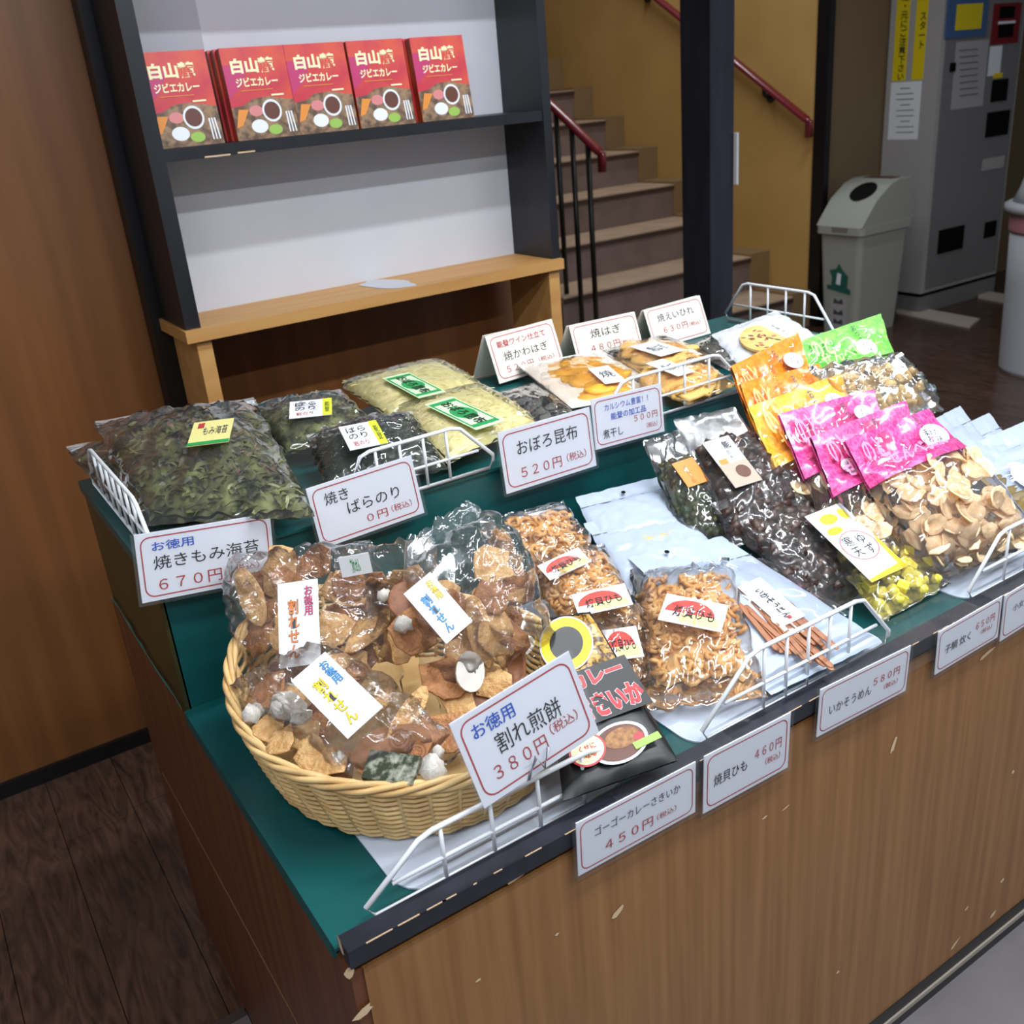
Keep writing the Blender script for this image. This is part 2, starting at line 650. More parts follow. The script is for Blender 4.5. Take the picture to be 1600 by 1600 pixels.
def front_text(host, body, px, py, w, h, m, bold=0.0, line=1.0):
    p = PY(px, py, my0 - 0.0145)
    me = text_mesh(body, bold, 2, line)
    xs = [v.co.x for v in me.vertices]
    ys = [v.co.y for v in me.vertices]
    cx, cy = (min(xs) + max(xs)) / 2, (min(ys) + max(ys)) / 2
    sx, sy = w / (max(xs) - min(xs)), h / (max(ys) - min(ys))
    off = WL.get(host, Vector((0, 0, 0)))
    for v in me.vertices:
        v.co = Vector((p.x + (v.co.x - cx) * sx, p.y, p.z + (v.co.y - cy) * sy)) - off
    me.materials.clear()
    me.materials.append(m)
    e = bpy.data.objects.new('lettering', me)
    COL.objects.link(e)
    e.parent = host
    return e


side_text(s1, '足\n・\n元\nに\nご\n注\n意\n下\nさ\nい', 1411, 58, 0.045, 0.42, M_BLK, bold=0.02)
side_text(s2, 'ス\nタ\nー\nト', 1441, 48, 0.035, 0.17, M_BLK, bold=0.02)
for k in range(9):
    side_text(s3, '━━━━━━━' if k % 3 else '━━━━', 1414, 138 + k * 8.6, 0.11 if k % 3 else 0.06, 0.004, M_GRY)
on_front(1480, 58, 1543, -40, 'screen_panel', mat('screen_blue', (70, 98, 140), 0.3))
ys = on_front(1494, 46, 1534, 6, 'sticker', M_YSTK, off=0.0135, d=0.002)
front_text(ys, 'ご注意', 1514, 36, 0.13, 0.04, M_BLK, 0.02)
front_text(ys, '●', 1503, 18, 0.045, 0.045, M_BLU)
front_text(ys, 'ボタン', 1521, 22, 0.08, 0.03, M_GRY)
pr = on_front(1550, 68, 1592, 5, 'payment_panel', mat('panel_red', (120, 24, 32), 0.4))
on_front(1562, 28, 1584, 10, 'bill_slot', M_DARK, off=0.0135)
on_front(1560, 58, 1582, 38, 'card_slot', M_DARK, off=0.0135)
on_front(1560, 37, 1585, 33, 'slot_lip', M_PAPER, off=0.0135)
n2 = on_front(1490, 168, 1540, 64, 'notice', mat('notice_grey', (168, 164, 164), 0.6), d=0.001)
for k in range(8):
    front_text(n2, '━━━━━━━', 1514, 78 + k * 10, 0.16, 0.004, M_GRY)
on_front(1545, 118, 1564, 72, 'notice', M_PAPER, d=0.001)
on_front(1552, 122, 1566, 114, 'sticker', M_YSTK, d=0.002)
on_front(1549, 158, 1573, 124, 'coin_slot', M_DARK)
on_front(1541, 212, 1575, 174, 'coin_return', M_DARK)
on_front(1535, 264, 1568, 246, 'nameplate', M_MACH, d=0.002)
on_front(1466, 392, 1504, 356, 'outlet_flap', M_DARK)
on_front(1538, 370, 1555, 346, 'outlet_flap', M_DARK)
on_front(1484, 112, 1492, 98, 'lock', M_DARK)

# floor plates by the machine
for k, (a, bq) in enumerate((((1400, 489), (1515, 513)), ((1528, 466), (1600, 480)))):
    p, q_ = PZ(*a, 0.0), PZ(*bq, 0.0)
    o = MB().prism([(p.x, p.y, 0.0), (p.x + 0.16, p.y + 0.10, 0.0), (q_.x + 0.18, q_.y + 0.06, 0.0), (q_.x, q_.y, 0.0)], (0, 0, 0.012)).build('floor_plate', mat('plate_beige', (204, 190, 178), 0.5))
    tag(o, ('pale flat strip on the dark floor before the machine', 'pale flat strip on the floor beside the right edge bin')[k], 'floor strip')

# ---------------------------------------------------------------- waste bin
M_BIN = mat('bin_grey', (156, 156, 148), 0.5)
M_BIND = mat('bin_side', (134, 136, 136), 0.5)
bx0, bx1, by0, by1 = 4.10, 4.50, 2.72, 3.00
bt = thing('waste_bin', 'grey plastic recycling bin with round hole in its domed lid', 'waste bin', (bx0, by0, 0))


def loft(rects, cap=True):
    mb = MB()
    n = None
    for ring in rects:
        n = len(ring)
        mb.v += [Vector(p) for p in ring]
    for j in range(len(rects) - 1):
        for k in range(n):
            k2 = (k + 1) % n
            mb.f.append((j * n + k, j * n + k2, (j + 1) * n + k2, (j + 1) * n + k))
    if cap:
        mb.f.append(tuple(range(n - 1, -1, -1)))
        mb.f.append(tuple((len(rects) - 1) * n + k for k in range(n)))
    return mb


def rring(x0, y0, x1, y1, z, r, n=4):
    cx, cy = (x0 + x1) / 2, (y0 + y1) / 2
    return [(cx + a, cy + b_, z) for a, b_ in rrect(x1 - x0, y1 - y0, r, n)]


loft([rring(bx0 + .03, by0 + .03, bx1 - .03, by1 - .03, 0.0, .03), rring(bx0 + .005, by0 + .005, bx1 - .005, by1 - .005, 0.535, .03)]).build('body', M_BIN, bt, False)
loft([rring(bx0 - .01, by0 - .01, bx1 + .01, by1 + .01, 0.535, .03), rring(bx0 - .01, by0 - .01, bx1 + .01, by1 + .01, 0.575, .03)]).build('rim', M_BIN, bt)
# domed lid: rises away from the -x face
prof = [(bx0 - .006, 0.575), (bx0 + .03, 0.62), (bx0 + .10, 0.70), (bx0 + .20, 0.765), (bx0 + .27, 0.785), (bx1 - .02, 0.785), (bx1 + .006, 0.575)]
MB().prism([(x, by0 - .006, z) for x, z in prof], (0, by1 - by0 + .012, 0)).build('lid', M_BIN, bt)
d1 = Vector((0.10, 0, 0.065)).normalized()
nn = Vector((-0.065 / 0.1193, 0, 0.10 / 0.1193))
hc = Vector((bx0 + .15, (by0 + by1) / 2 - .02, 0.7325)) + nn * 0.003
MB().add([hc + (d1 * math.cos(k * PI / 10) + Vector((0, 1, 0)) * math.sin(k * PI / 10)) * 0.072 for k in range(20)], [tuple(range(20))]).build('round_hole', M_DARK, bt)
MB().box(bx0 + .28, by0 + .05, 0.784, bx1 - .05, by1 - .05, 0.788).build('top_slot', mat('slot_red', (90, 34, 30), 0.5), bt)
MB().box(bx0 - .012, by0 + .08, 0.55, bx0 - .004, by1 - .10, 0.572).build('handle', mat('handle_brown', (120, 112, 102), 0.5), bt)


def bin_mark(name, pts, m):
    """pts in (y, z) fractions on the -x face"""
    mb = MB()
    vs = []
    for a, c in pts:
        z = c
        xx = bx0 + .005 + .025 * (1 - z / 0.535) - 0.002
        vs.append((xx, by1 - .03 - a * (by1 - by0 - .06), z))
    mb.add(vs, [tuple(range(len(vs)))])
    return mb.build(name, m, bt)


M_RECY = mat('recycle_green', (28, 92, 80), 0.5)
bin_mark('recycle_mark', [(.15, .245), (.85, .225), (.85, .25), (.75, .26), (.78, .32), (.62, .35), (.5, .385), (.42, .355), (.22, .345), (.3, .31), (.28, .265), (.15, .265)], M_RECY)
bin_mark('bottle_mark', [(.42, .275), (.55, .27), (.58, .33), (.46, .335)], M_PAPER).location.x -= 0.001
bin_mark('paper_sign', [(.25, .03), (.75, .025), (.75, .205), (.25, .21)], M_MACH)
for k, zz in enumerate((0.17, 0.11, 0.06)):
    bin_mark('sign_mark', [(.35, zz), (.65, zz), (.62, zz + .03), (.5, zz + .012), (.38, zz + .03)], M_GRY).location.x -= 0.001

# second bin at the right edge
b2 = thing('round_bin', 'white round bin cut off by the right edge of the picture', 'waste bin', (4.20, 1.72, 0))
M_WBIN = mat('bin_white', (176, 178, 184), 0.4)


def lathe(cx, cy, prof, n=28):
    return loft([[(cx + r * math.cos(2 * PI * k / n), cy + r * math.sin(2 * PI * k / n), z) for k in range(n)] for r, z in prof])


lathe(4.20, 1.72, [(.215, 0), (.215, 0.02), (.225, .40), (.235, .70)]).build('body', M_WBIN, b2, True)
lathe(4.20, 1.72, [(.237, .62), (.239, .63), (.240, .685), (.237, .69)]).build('band', mat('band_pink', (178, 120, 128), 0.5), b2, True)
lathe(4.20, 1.72, [(.245, .70), (.265, .71), (.265, .735), (.245, .745)]).build('flange', M_WBIN, b2, True)
lathe(4.20, 1.72, [(.235, .742), (.21, .80), (.17, .95), (.14, 1.0)]).build('lid', M_WBIN, b2, True)

# ================================================================ STAND
L = 1.40
ZT = 0.7056      # trim top
Z1 = 0.693       # lower tier surface
Z2 = 0.886       # upper tier surface
YR = 0.483       # riser
YB = 0.895       # back of the stand
X2 = 1.33        # end of the upper tier
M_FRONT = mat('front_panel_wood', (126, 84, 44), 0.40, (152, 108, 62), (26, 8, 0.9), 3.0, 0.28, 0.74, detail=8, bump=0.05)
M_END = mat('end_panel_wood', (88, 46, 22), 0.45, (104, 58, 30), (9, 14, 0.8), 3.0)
M_TRIM = mat('worn_black_trim', (24, 25, 36), 0.42, (34, 34, 46), (4, 4, 4), 9.0, bump=0.08)
M_CLOTH = mat('green_vinyl', (12, 84, 84), 0.38, (8, 70, 72), (1, 1, 1), 6.0, bump=0.06, bscale=18)
M_CLOTHD = mat('olive_vinyl', (44, 50, 26), 0.35, (58, 56, 28), (1, 1, 1), 9.0)
M_CHIP = mat('bare_wood', (206, 176, 142), 0.7)

sd = thing('display_stand', 'wood-grain display stand with two green vinyl-covered tiers', 'display stand', (L / 2, YB / 2, 0))
MB().box(0.012, 0.0, 0.055, L, 0.018, 0.675).build('front_panel', M_FRONT, sd)
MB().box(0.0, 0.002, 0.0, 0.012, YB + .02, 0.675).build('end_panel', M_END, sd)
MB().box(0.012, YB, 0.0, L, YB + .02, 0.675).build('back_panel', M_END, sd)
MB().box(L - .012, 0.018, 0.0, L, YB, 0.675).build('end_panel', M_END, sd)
MB().box(0.012, -0.002, 0.0, L, 0.016, 0.055).build('kick_board', M_BASE, sd)
MB().box(0.012, -0.005, 0.024, L, -0.002, 0.032).build('kick_strip', mat('kick_strip_pale', (150, 140, 128), 0.6), sd)
tr_ = MB().box(0.0, -0.004, 0.686, L, 0.019, ZT).build('edge_trim', M_TRIM, sd)
MB().box(0.012, 0.018, 0.655, L - .012, YB, Z1 - .003).build('deck', M_END, sd)
MB().box(-0.004, 0.019, Z1 - .0035, L, YR, Z1).build('lower_vinyl', M_CLOTH, sd)
MB().box(-0.004, 0.03, 0.672, 0.0, YR, Z1 - .0035).build('vinyl_hem', M_CLOTH, sd)
MB().box(0.004, YR, Z1, X2, YR + .012, Z2 - .004).build('riser_vinyl', M_CLOTH, sd)
MB().box(0.006, YR + .012, Z1 - .003, X2, YB, Z2 - .004).build('upper_box', M_END, sd)
MB().box(0.0, YR, Z1 - .01, 0.006, YB, Z2 - .004).build('end_vinyl', M_CLOTHD, sd, label='olive-tinted vinyl over the upper tier end')
MB().box(-0.004, YR - .004, Z2 - .004, X2 + .004, YB, Z2).build('upper_vinyl', M_CLOTH, sd)
MB().box(-0.004, YR + .05, Z2 - .016, 0.0, YB, Z2 - .004).build('vinyl_hem', M_CLOTH, sd)
# crack line on the end panel
a_, b_ = PX(304, 1302, -0.001), PX(416, 1512, -0.001)
MB().box(-0.0012, 0.18, a_.z - .0012, 0.0, 0.88, a_.z + .0012).build('scratch', mat('scratch_tan', (120, 84, 56), 0.7), sd)
# torn strip of vinyl along the lower tier level
prev = None
mb = MB()
for k in range(13):
    yy = 0.5 + k * 0.033
    zz = Z1 - .004 + RND.uniform(-.004, .004)
    hw = RND.uniform(.002, .006)
    if prev:
        mb.add([(-.003, prev[0], prev[1] - prev[2]), (-.003, yy, zz - hw), (-.003, yy, zz + hw), (-.003, prev[0], prev[1] + prev[2])], [(0, 1, 2, 3)])
    prev = (yy, zz, hw)
mb.build('torn_vinyl_edge', mat('torn_green', (30, 130, 112), 0.5), sd)


def scuff(px, py, ln, wd, ang, plane='y', v=-0.0045):
    c = PY(px, py, v) if plane == 'y' else PX(px, py, v)
    n = 9
    pts = []
    for k in range(n):
        a = 2 * PI * k / n
        rr_ = RND.uniform(.65, 1.1)
        uu = ln / 2 * math.cos(a) * rr_
        vv = wd / 2 * math.sin(a) * rr_
        x_ = uu * math.cos(ang) - vv * math.sin(ang)
        z_ = uu * math.sin(ang) + vv * math.cos(ang)
        pts.append(c + (Vector((x_, 0, z_)) if plane == 'y' else Vector((0, -x_, z_))))
    MB().add(pts, [tuple(range(n))]).build('scuff', M_CHIP, sd)


for a in ((966, 1425, .022, .010, .5), (812, 1367, .034, .007, .25), (1397, 1163, .030, .008, 1.2), (1195, 1277, .010, .004, .1), (1228, 1262, .014, .003, .2), (1542, 1022, .04, .007, .2),
          (1583, 1206, .010, .008, 0), (1566, 1376, .012, .008, .4), (1492, 1475, .030, .009, .5), (1552, 1428, .020, .009, .5), (1510, 1420, .012, .006, .3), (1309, 1519, .009, .007, 0), (747, 1532, .008, .004, 0),
          (870, 1460, .006, .004, 0), (566, 1583, .026, .010, .35), (546, 1520, .010, .016, 0.2)):
    scuff(*a, v=-0.0006)
# wear along the edge of the trim
for k in range(46):
    xx = 0.01 + k * 0.03 + RND.uniform(-.012, .012)
    ln = RND.uniform(.003, .026)
    MB().box(xx, -0.0043, ZT - .0006, xx + ln, -0.0034, ZT + .0003).build('edge_wear', M_CHIP, sd)
scuff(532, 1478, .010, .022, 0.2, 'x', -0.0045)
# clear tape over the front edge
mb = MB()
for (x0, x1) in ((0.30, 0.46), (0.62, 0.90), (0.93, 1.12)):
    mb = MB()
    mb.add([(x0, -.0065, .668), (x1, -.0065, .668), (x1, -.0065, ZT + .001), (x0, -.0065, ZT + .001), (x1, .05, ZT + .0015), (x0, .05, ZT + .0015)], [(0, 1, 2, 3), (3, 2, 4, 5)])
    mb.build('clear_tape', SLEEVE, sd)

# ================================================================ SHELF UNIT
M_SHELF = mat('shelf_black', (19, 19, 24), 0.42, (27, 27, 34), (3, 3, .6), 6.0)
M_PANEL = mat('panel_white', (206, 208, 214), 0.55, (200, 202, 210), (1, 1, 1), 4.0)
M_PINE = mat('pine_wood', (206, 156, 92), 0.5, (186, 132, 72), (1.2, 10, 10), 2.5, 0.3, 0.75)
sx0, sx1 = 0.308, 1.205
sy0, sy1 = 1.327, 1.50
zb = 0.991
su = thing('shelf_unit', 'black-framed open shelf with a white back panel', 'shelf', ((sx0 + sx1) / 2, sy1, zb))
MB().box(sx0, sy0, zb, sx0 + .030, sy1, 1.95).build('side_panel', M_SHELF, su)
MB().box(sx1 - .012, sy0, zb, sx1 + .010, sy1, 1.95).build('side_panel', M_SHELF, su)
MB().box(sx0 + .03, sy1 - .006, zb, sx1 - .012, sy1, 1.95).build('back_panel', M_PANEL, su)
zs = 1.322
MB().box(sx0 + .03, sy0 + .003, zs - .022, sx1 - .012, sy1 - .006, zs).build('shelf_board', M_SHELF, su)
MB().box(sx0 + .03, sy0 + .003, 1.655, sx1 - .012, sy1 - .006, 1.675).build('shelf_board', mat('shelf_grey', (150, 150, 152), 0.5), su)
MB().box(.36, sy1 - .012, 1.40, 0.50, sy1 - .006, 1.60).build('paper_scar', mat('scar_grey', (176, 176, 184), 0.6), su)
mb = MB()
for px, py, l_ in ((340, 243, .05), (385, 237, .035)):
    p = PY(px, py, sy0 + .002)
    mb.box(p.x - l_ / 2, sy0 + .0015, p.z - .002, p.x + l_ / 2, sy0 + .0035, p.z + .001)
mb.build('edge_wear', M_CHIP, su)

wb = thing('wooden_bench', 'plain pine board on two side panels under the shelf', 'bench', ((sx0 + sx1) / 2, sy0, 0))
MB().box(0.302, 1.312, zb - .024, 1.215, sy1 + .005, zb).build('top_board', M_PINE, wb)
MB().box(0.322, 1.325, 0.0, 0.352, sy1, zb - .024).build('side_board', M_PINE, wb)
MB().box(1.178, 1.325, 0.0, 1.208, sy1, zb - .024).build('side_board', M_PINE, wb)
pp = MB()
pts = []
for k in range(18):
    a = 2 * PI * k / 18
    c = PZ(606 + 42 * math.cos(a) * (1 + .15 * math.sin(5 * a)), 444 + 7 * math.sin(a), zb + .0005)
    pts.append(c)
pp.prism(pts, (0, 0, .0008))
tag(pp.build('paper_scrap', M_PANEL), 'torn white paper remnant stuck on the pine board', 'paper')

# ---------------------------------------------------------------- curry boxes
M_BOXR = mat('box_red', (196, 40, 62), 0.35, (214, 74, 50), (1, 1, 1), 14.0, 0.4, 0.6)
M_BOXS = mat('box_side', (150, 30, 22), 0.4, (196, 90, 30), (1, 1, 3), 20.0)
M_FOOD = mat('food_print', (92, 70, 56), 0.3, (156, 124, 92), (1, 1, 1), 60.0, 0.4, 0.6)
M_MAG = mat('print_magenta', (190, 40, 104), 0.35)
M_CURRY = mat('print_curry', (96, 48, 32), 0.35)
M_ORG = mat('print_orange', (226, 140, 50), 0.4)
M_PINK = mat('print_pink', (214, 130, 130), 0.4)
M_LGRN = mat('print_lightgreen', (150, 190, 80), 0.4)


def curry_box(TL, TR, BR, BL, label, full=True):
    M, w, h = frame4(TL, TR, BR, BL)
    w, h = 0.128, 0.166
    # keep the bottom edge where it stands
    ex, ey, en = M.col[0].to_3d(), M.col[1].to_3d(), M.col[2].to_3d()
    c = (BR + BL) / 2 + ey * (h / 2)
    d = 0.020
    c = c - en * (d / 2)
    for r_ in range(3):
        M[r_][3] = c[r_]
    o = flat_sheet('curry_box', M, w, h, M_BOXR, thick=d)
    tag(o, label, 'food box', 'red curry boxes on the black shelf')
    z = d / 2 + .0004
    for sgn in (-1, 1):
        MB().box(sgn * (w / 2) - .0004, -h / 2 + .001, -d / 2, sgn * (w / 2) + .0004, h / 2 - .001, d / 2 - .001).build('side_print', M_BOXS, o, local=True)
    if not full:
        return o
    poly2d([(-w / 2, -h / 2), (w / 2, -h / 2), (w / 2, -.10 * h), (.1 * w, -.04 * h), (-.15 * w, -.06 * h), (-.3 * w, -.12 * h), (-w / 2, -.14 * h)], z).build('food_picture', M_FOOD, o, local=True)
    poly2d([(-w / 2, h * .32), (-.1 * w, h * .32), (-.25 * w, h * .1), (-w / 2, -.05 * h)], z).build('magenta_patch', M_MAG, o, local=True)
    z += .0004
    poly2d([(-.48 * w, -.36 * h), (-.40 * w, -.16 * h), (-.24 * w, -.17 * h), (-.38 * w, -.34 * h)], z).build('bread_print', M_ORG, o, local=True)
    poly2d(ellipse(.12 * w, -.20 * h, .155 * w, .125 * h), z + .0002).build('bowl_print', M_PAPER, o, local=True)
    poly2d(ellipse(.12 * w, -.20 * h, .125 * w, .098 * h), z + .0005).build('curry_print', M_CURRY, o, local=True)
    poly2d(ellipse(-.12 * w, -.36 * h, .13 * w, .075 * h), z).build('rice_print', M_PAPER, o, local=True)
    poly2d(ellipse(.12 * w, -.41 * h, .11 * w, .055 * h), z).build('salad_print', M_LGRN, o, local=True)
    poly2d(ellipse(-.13 * w, -.19 * h, .11 * w, .06 * h), z).build('meat_print', M_PINK, o, local=True)
    for k in range(3):
        poly2d([(.34 * w + k * .05 * w, -.45 * h), (.36 * w + k * .05 * w, -.45 * h), (.355 * w + k * .04 * w, -.22 * h), (.33 * w + k * .04 * w, -.22 * h)], z).build('cutlery_print', M_PAPER, o, local=True)
    lettering(o, '白山麓', -.04 * w, .30 * h, .68 * w, .17 * h, M_CREAM, z, bold=0.045)
    lettering(o, 'ジビエカレー', -.02 * w, .125 * h, .66 * w, .10 * h, M_CREAM, z, bold=0.03)
    lettering(o, '━━━━━━━━', -.05 * w, .035 * h, .5 * w, .008 * h, M_ORG, z)
    lettering(o, '━━━', .26 * w, -.03 * h, .2 * w, .018 * h, M_CREAM, z)
    return o


CB = [((214.5, 86), (316, 81.6), (354, 221), (243.5, 232), 'leftmost red curry box, partly behind the black shelf side'),
      ((339.6, 78), (437.4, 72.5), (473.7, 210), (368.6, 220), 'second red curry box from the left, with a bright lamp glare low down'),
      ((450, 67), (544, 63.4), (559, 206.6), (473.7, 213), 'middle red curry box of the front row of five'),
      ((548, 61.6), (629.6, 58), (653, 192), (562.5, 204.8), 'second red curry box from the right in the front row'),
      ((636.8, 58), (720, 53.3), (743.7, 179.4), (658.6, 190), 'rightmost red curry box on the black shelf')]
back_n = [1, 3, 1, 1, 1]
for i, (tl, tr, br, bl, lab) in enumerate(CB):
    yy = 1.352
    sl = 0.022
    BLp, BRp = PY(*bl, yy), PY(*br, yy)
    BLp.z = BRp.z = zs + .0005
    TLp, TRp = BLp + Vector((0, sl, .166)), BRp + Vector((0, sl, .166))
    curry_box(TLp, TRp, BRp, BLp, lab)
    for k in range(back_n[i]):
        v = Vector((-.004 * (k + 1) if i != 2 else -0.006, .0225 * (k + 1), 0))
        nm = ['leftmost', 'second from left', 'middle', 'second from right', 'rightmost'][i]
        od = ['directly', 'two places', 'three places'][k]
        curry_box(TLp + v, TRp + v, BRp + v, BLp + v, 'red curry box standing %s behind the %s front curry box' % (od, nm), False)

# ================================================================ WIRE RACKS
M_WIRE = mat('white_wire', (226, 228, 232), 0.35)


def wire_rack(label, a, b, h, slope0, slope1, n, mid=True, r=0.0022):
    """fence between floor points a and b: bottom and top wires, uprights, sloped ends"""
    a, b = Vector(a), Vector(b)
    t = thing('wire_rack', label, 'wire rack', a, 'white wire racks')
    d = b - a
    ln = d.length
    e = d / ln
    up = Vector((0, 0, 1))
    fr = [a + up * .004 + e * .008, a + up * .018, a + e * slope0 * .95 + up * (h - .004), a + e * (slope0 + .012) + up * h, b - e * (slope1 + .012) + up * h, b - e * slope1 * .95 + up * (h - .004), b + up * .022, b + up * .014, b + up * .004 - e * .008]
    MB().tube(fr, r * 1.25, 8, closed=True).build('frame_wire', M_WIRE, t, True)
    if mid:
        f0 = 0.45
        MB().tube([a + e * slope0 * f0 + up * h * f0, b - e * slope1 * f0 + up * h * f0], r, 6).build('middle_wire', M_WIRE, t, True)
    for k in range(n):
        s = slope0 + .02 + (ln - slope0 - slope1 - .04) * k / max(1, n - 1)
        MB().tube([a + e * s + up * .004, a + e * s + up * h], r, 6).build('upright_wire', M_WIRE, t, True)
    return t


wire_rack('white wire rack in front of the wicker basket', (0.033, 0.027, Z1), (0.328, 0.027, Z1), .066, .062, .03, 4)
wire_rack('white wire rack in front of the squid packs', (0.440, 0.027, Z1), (0.755, 0.027, Z1), .088, .075, .055, 5)
wire_rack('white wire rack in front of the pink-topped cracker bags', (0.92, 0.027, Z1), (1.33, 0.027, Z1), .085, .06, .06, 6)
wire_rack('white wire rack along the left end of the upper tier', (0.012, 0.50, Z2), (0.012, 0.86, Z2), .07, .05, .05, 7)
wire_rack('white wire rack behind the bara-nori price card', (0.25, 0.478, Z2), (0.475, 0.478, Z2), .075, .03, .05, 4)
wire_rack('white wire rack in front of the dried fish packs', (0.66, 0.478, Z2), (0.955, 0.478, Z2), .075, .05, .05, 4)
wire_rack('white wire rack across the right end of the upper tier', (1.30, 0.86, Z2), (1.30, 0.58, Z2), .085, .05, .05, 4)
# white plastic liners under the racks
M_LINER = mat('liner_white', (196, 206, 222), 0.35)


def liner(label, x0, y0, x1, y1, z, r):
    cx, cy = (x0 + x1) / 2, (y0 + y1) / 2
    o = MB().prism([(cx + a, cy + b_, z) for a, b_ in rrect(x1 - x0, y1 - y0, r)], (0, 0, .002)).build('plastic_liner', M_LINER)
    return tag(o, label, 'tray liner', 'white tray liners')


liner('white plastic liner under the wicker basket', 0.072, 0.022, 0.345, 0.30, Z1 + .0005, .045)
liner('pale plastic liner under the scallop and squid packs', 0.43, 0.022, 0.76, 0.42, Z1 + .0005, .03)
liner('pale plastic liner under the pink-topped cracker bags', 0.92, 0.022, 1.38, 0.42, Z1 + .0005, .03)

#PART2
# ================================================================ PRICE CARDS
def Y4(y_top, y_bot, *pts):
    return [PY(*pts[0], y_top), PY(*pts[1], y_top), PY(*pts[2], y_bot), PY(*pts[3], y_bot)]


ZEI = '（税込）'
G_HUNG = 'price cards hung on the front edge'
G_UP = 'price cards on the tiers'
G_TENT = 'folded tent price cards'
price_card('hung price card reading 450 yen, leftmost on the front edge', *Y4(-.0085, -.0085, (897, 1287), (1084, 1192), (1088, 1266), (906, 1368)),
           [('ゴーゴーカレーさきいか', 0, .17, .72, .17, M_GRY), ('４５０円', -.08, -.2, .40, .19, M_RED), (ZEI, .24, -.19, .17, .12, M_RED)], G_HUNG)
price_card('hung price card reading 460 yen, second on the front edge', *Y4(-.0085, -.0085, (1093, 1187), (1227, 1117), (1238, 1194), (1105, 1266)),
           [('焼貝ひも', -.2, -.02, .38, .20, M_BLK), ('４６０円', .24, .06, .32, .18, M_RED), (ZEI, .30, -.16, .18, .12, M_RED)], G_HUNG)
price_card('hung price card reading 580 yen, third on the front edge', *Y4(-.0085, -.0085, (1277, 1079), (1417, 1013), (1420, 1074), (1280, 1150)),
           [('いかそうめん', -.16, -.04, .46, .20, M_GRY), ('５８０円', .24, .08, .30, .17, M_RED), (ZEI, .30, -.14, .16, .12, M_RED)], G_HUNG)
price_card('hung price card reading 650 yen, fourth on the front edge', *Y4(-.0085, -.0085, (1462, 990), (1562, 934), (1562, 992), (1464, 1052)),
           [('子鯛 炊く', -.18, -.02, .40, .20, M_BLK), ('６５０円', .25, .10, .30, .18, M_RED), (ZEI, .28, -.10, .18, .12, M_RED)], G_HUNG)
price_card('hung price card cut off by the right edge of the picture', *Y4(-.0085, -.0085, (1566, 931), (1666, 876), (1666, 934), (1565, 1002)),
           [('小女子くるみ', -.1, .1, .5, .15, M_GRY), ('５００円', .1, -.15, .3, .15, M_RED)], G_HUNG)

c380 = price_card('large tilted price card reading 380 yen before the wicker basket', *Y4(.030, .008, (707, 1130), (895, 1012), (929, 1149), (751, 1265)),
                  [('お徳用', -.21, .28, .34, .17, M_BLU, {'bold': .008}), ('割れ煎餅', .02, .03, .54, .23, M_BLK), ('３８０円', -.12, -.24, .44, .17, M_RED), (ZEI, .27, -.16, .24, .13, M_RED)], G_UP)
p = PY(837, 1190, .012)
ck = thing('card_clip', 'clear plastic clip holding the 380 yen card', 'clip', p)
MB().box(p.x - .014, .010, p.z - .016, p.x + .014, .014, p.z + .002).build('jaw', SLEEVE, ck)
MB().tube([(p.x - .012, .008, p.z - .012), (p.x - .004, .004, p.z + .012), (p.x + .004, .004, p.z - .004), (p.x + .012, .006, p.z + .014)], .0022, 6).build('spring', mat('clip_grey', (160, 162, 170), .3), ck, True)

price_card('price card reading 670 yen under the dark seaweed bags', *Y4(.468, .458, (212, 834), (420, 804), (432, 900), (219, 945)),
           [('お徳用', -.24, .29, .30, .14, M_BLU, {'bold': .008}), ('焼きもみ海苔', .0, .05, .78, .20, M_BLK), ('ミックス', .27, -.12, .26, .10, M_GRY), ('６７０円', -.14, -.28, .46, .18, M_RED), (ZEI, .27, -.24, .22, .11, M_RED)], G_UP)
price_card('price card for roasted loose seaweed, partly behind clear film', *Y4(.468, .455, (478, 765), (642, 710), (663, 802), (502, 857)),
           [('焼き', -.26, .24, .22, .20, M_BLK), ('ばらのり', .06, -.0, .50, .20, M_BLK), ('０円', .06, -.27, .20, .14, M_RED), (ZEI, .30, -.25, .20, .12, M_RED)], G_UP)
price_card('price card reading 520 yen below the cream kelp packs', *Y4(.466, .455, (771, 678), (913, 639), (939, 724), (797, 770)),
           [('おぼろ昆布', .0, .17, .66, .24, M_BLK), ('５２０円', -.10, -.24, .44, .18, M_RED), (ZEI, .29, -.22, .22, .14, M_RED)], G_UP)
price_card('price card reading 500 yen with blue print, right of the 520 yen card', *Y4(.466, .457, (916, 630), (1023, 600), (1047, 672), (937, 698)),
           [('カルシウム豊富！！', -.02, .28, .62, .14, M_BLU), ('能登の加工品', .0, .08, .50, .14, M_BLU, {'bold': .008}), ('煮干し', -.24, -.24, .28, .18, M_BLK), ('５００円', .24, -.08, .34, .14, M_RED), (ZEI, .32, -.28, .16, .11, M_RED)], G_UP)


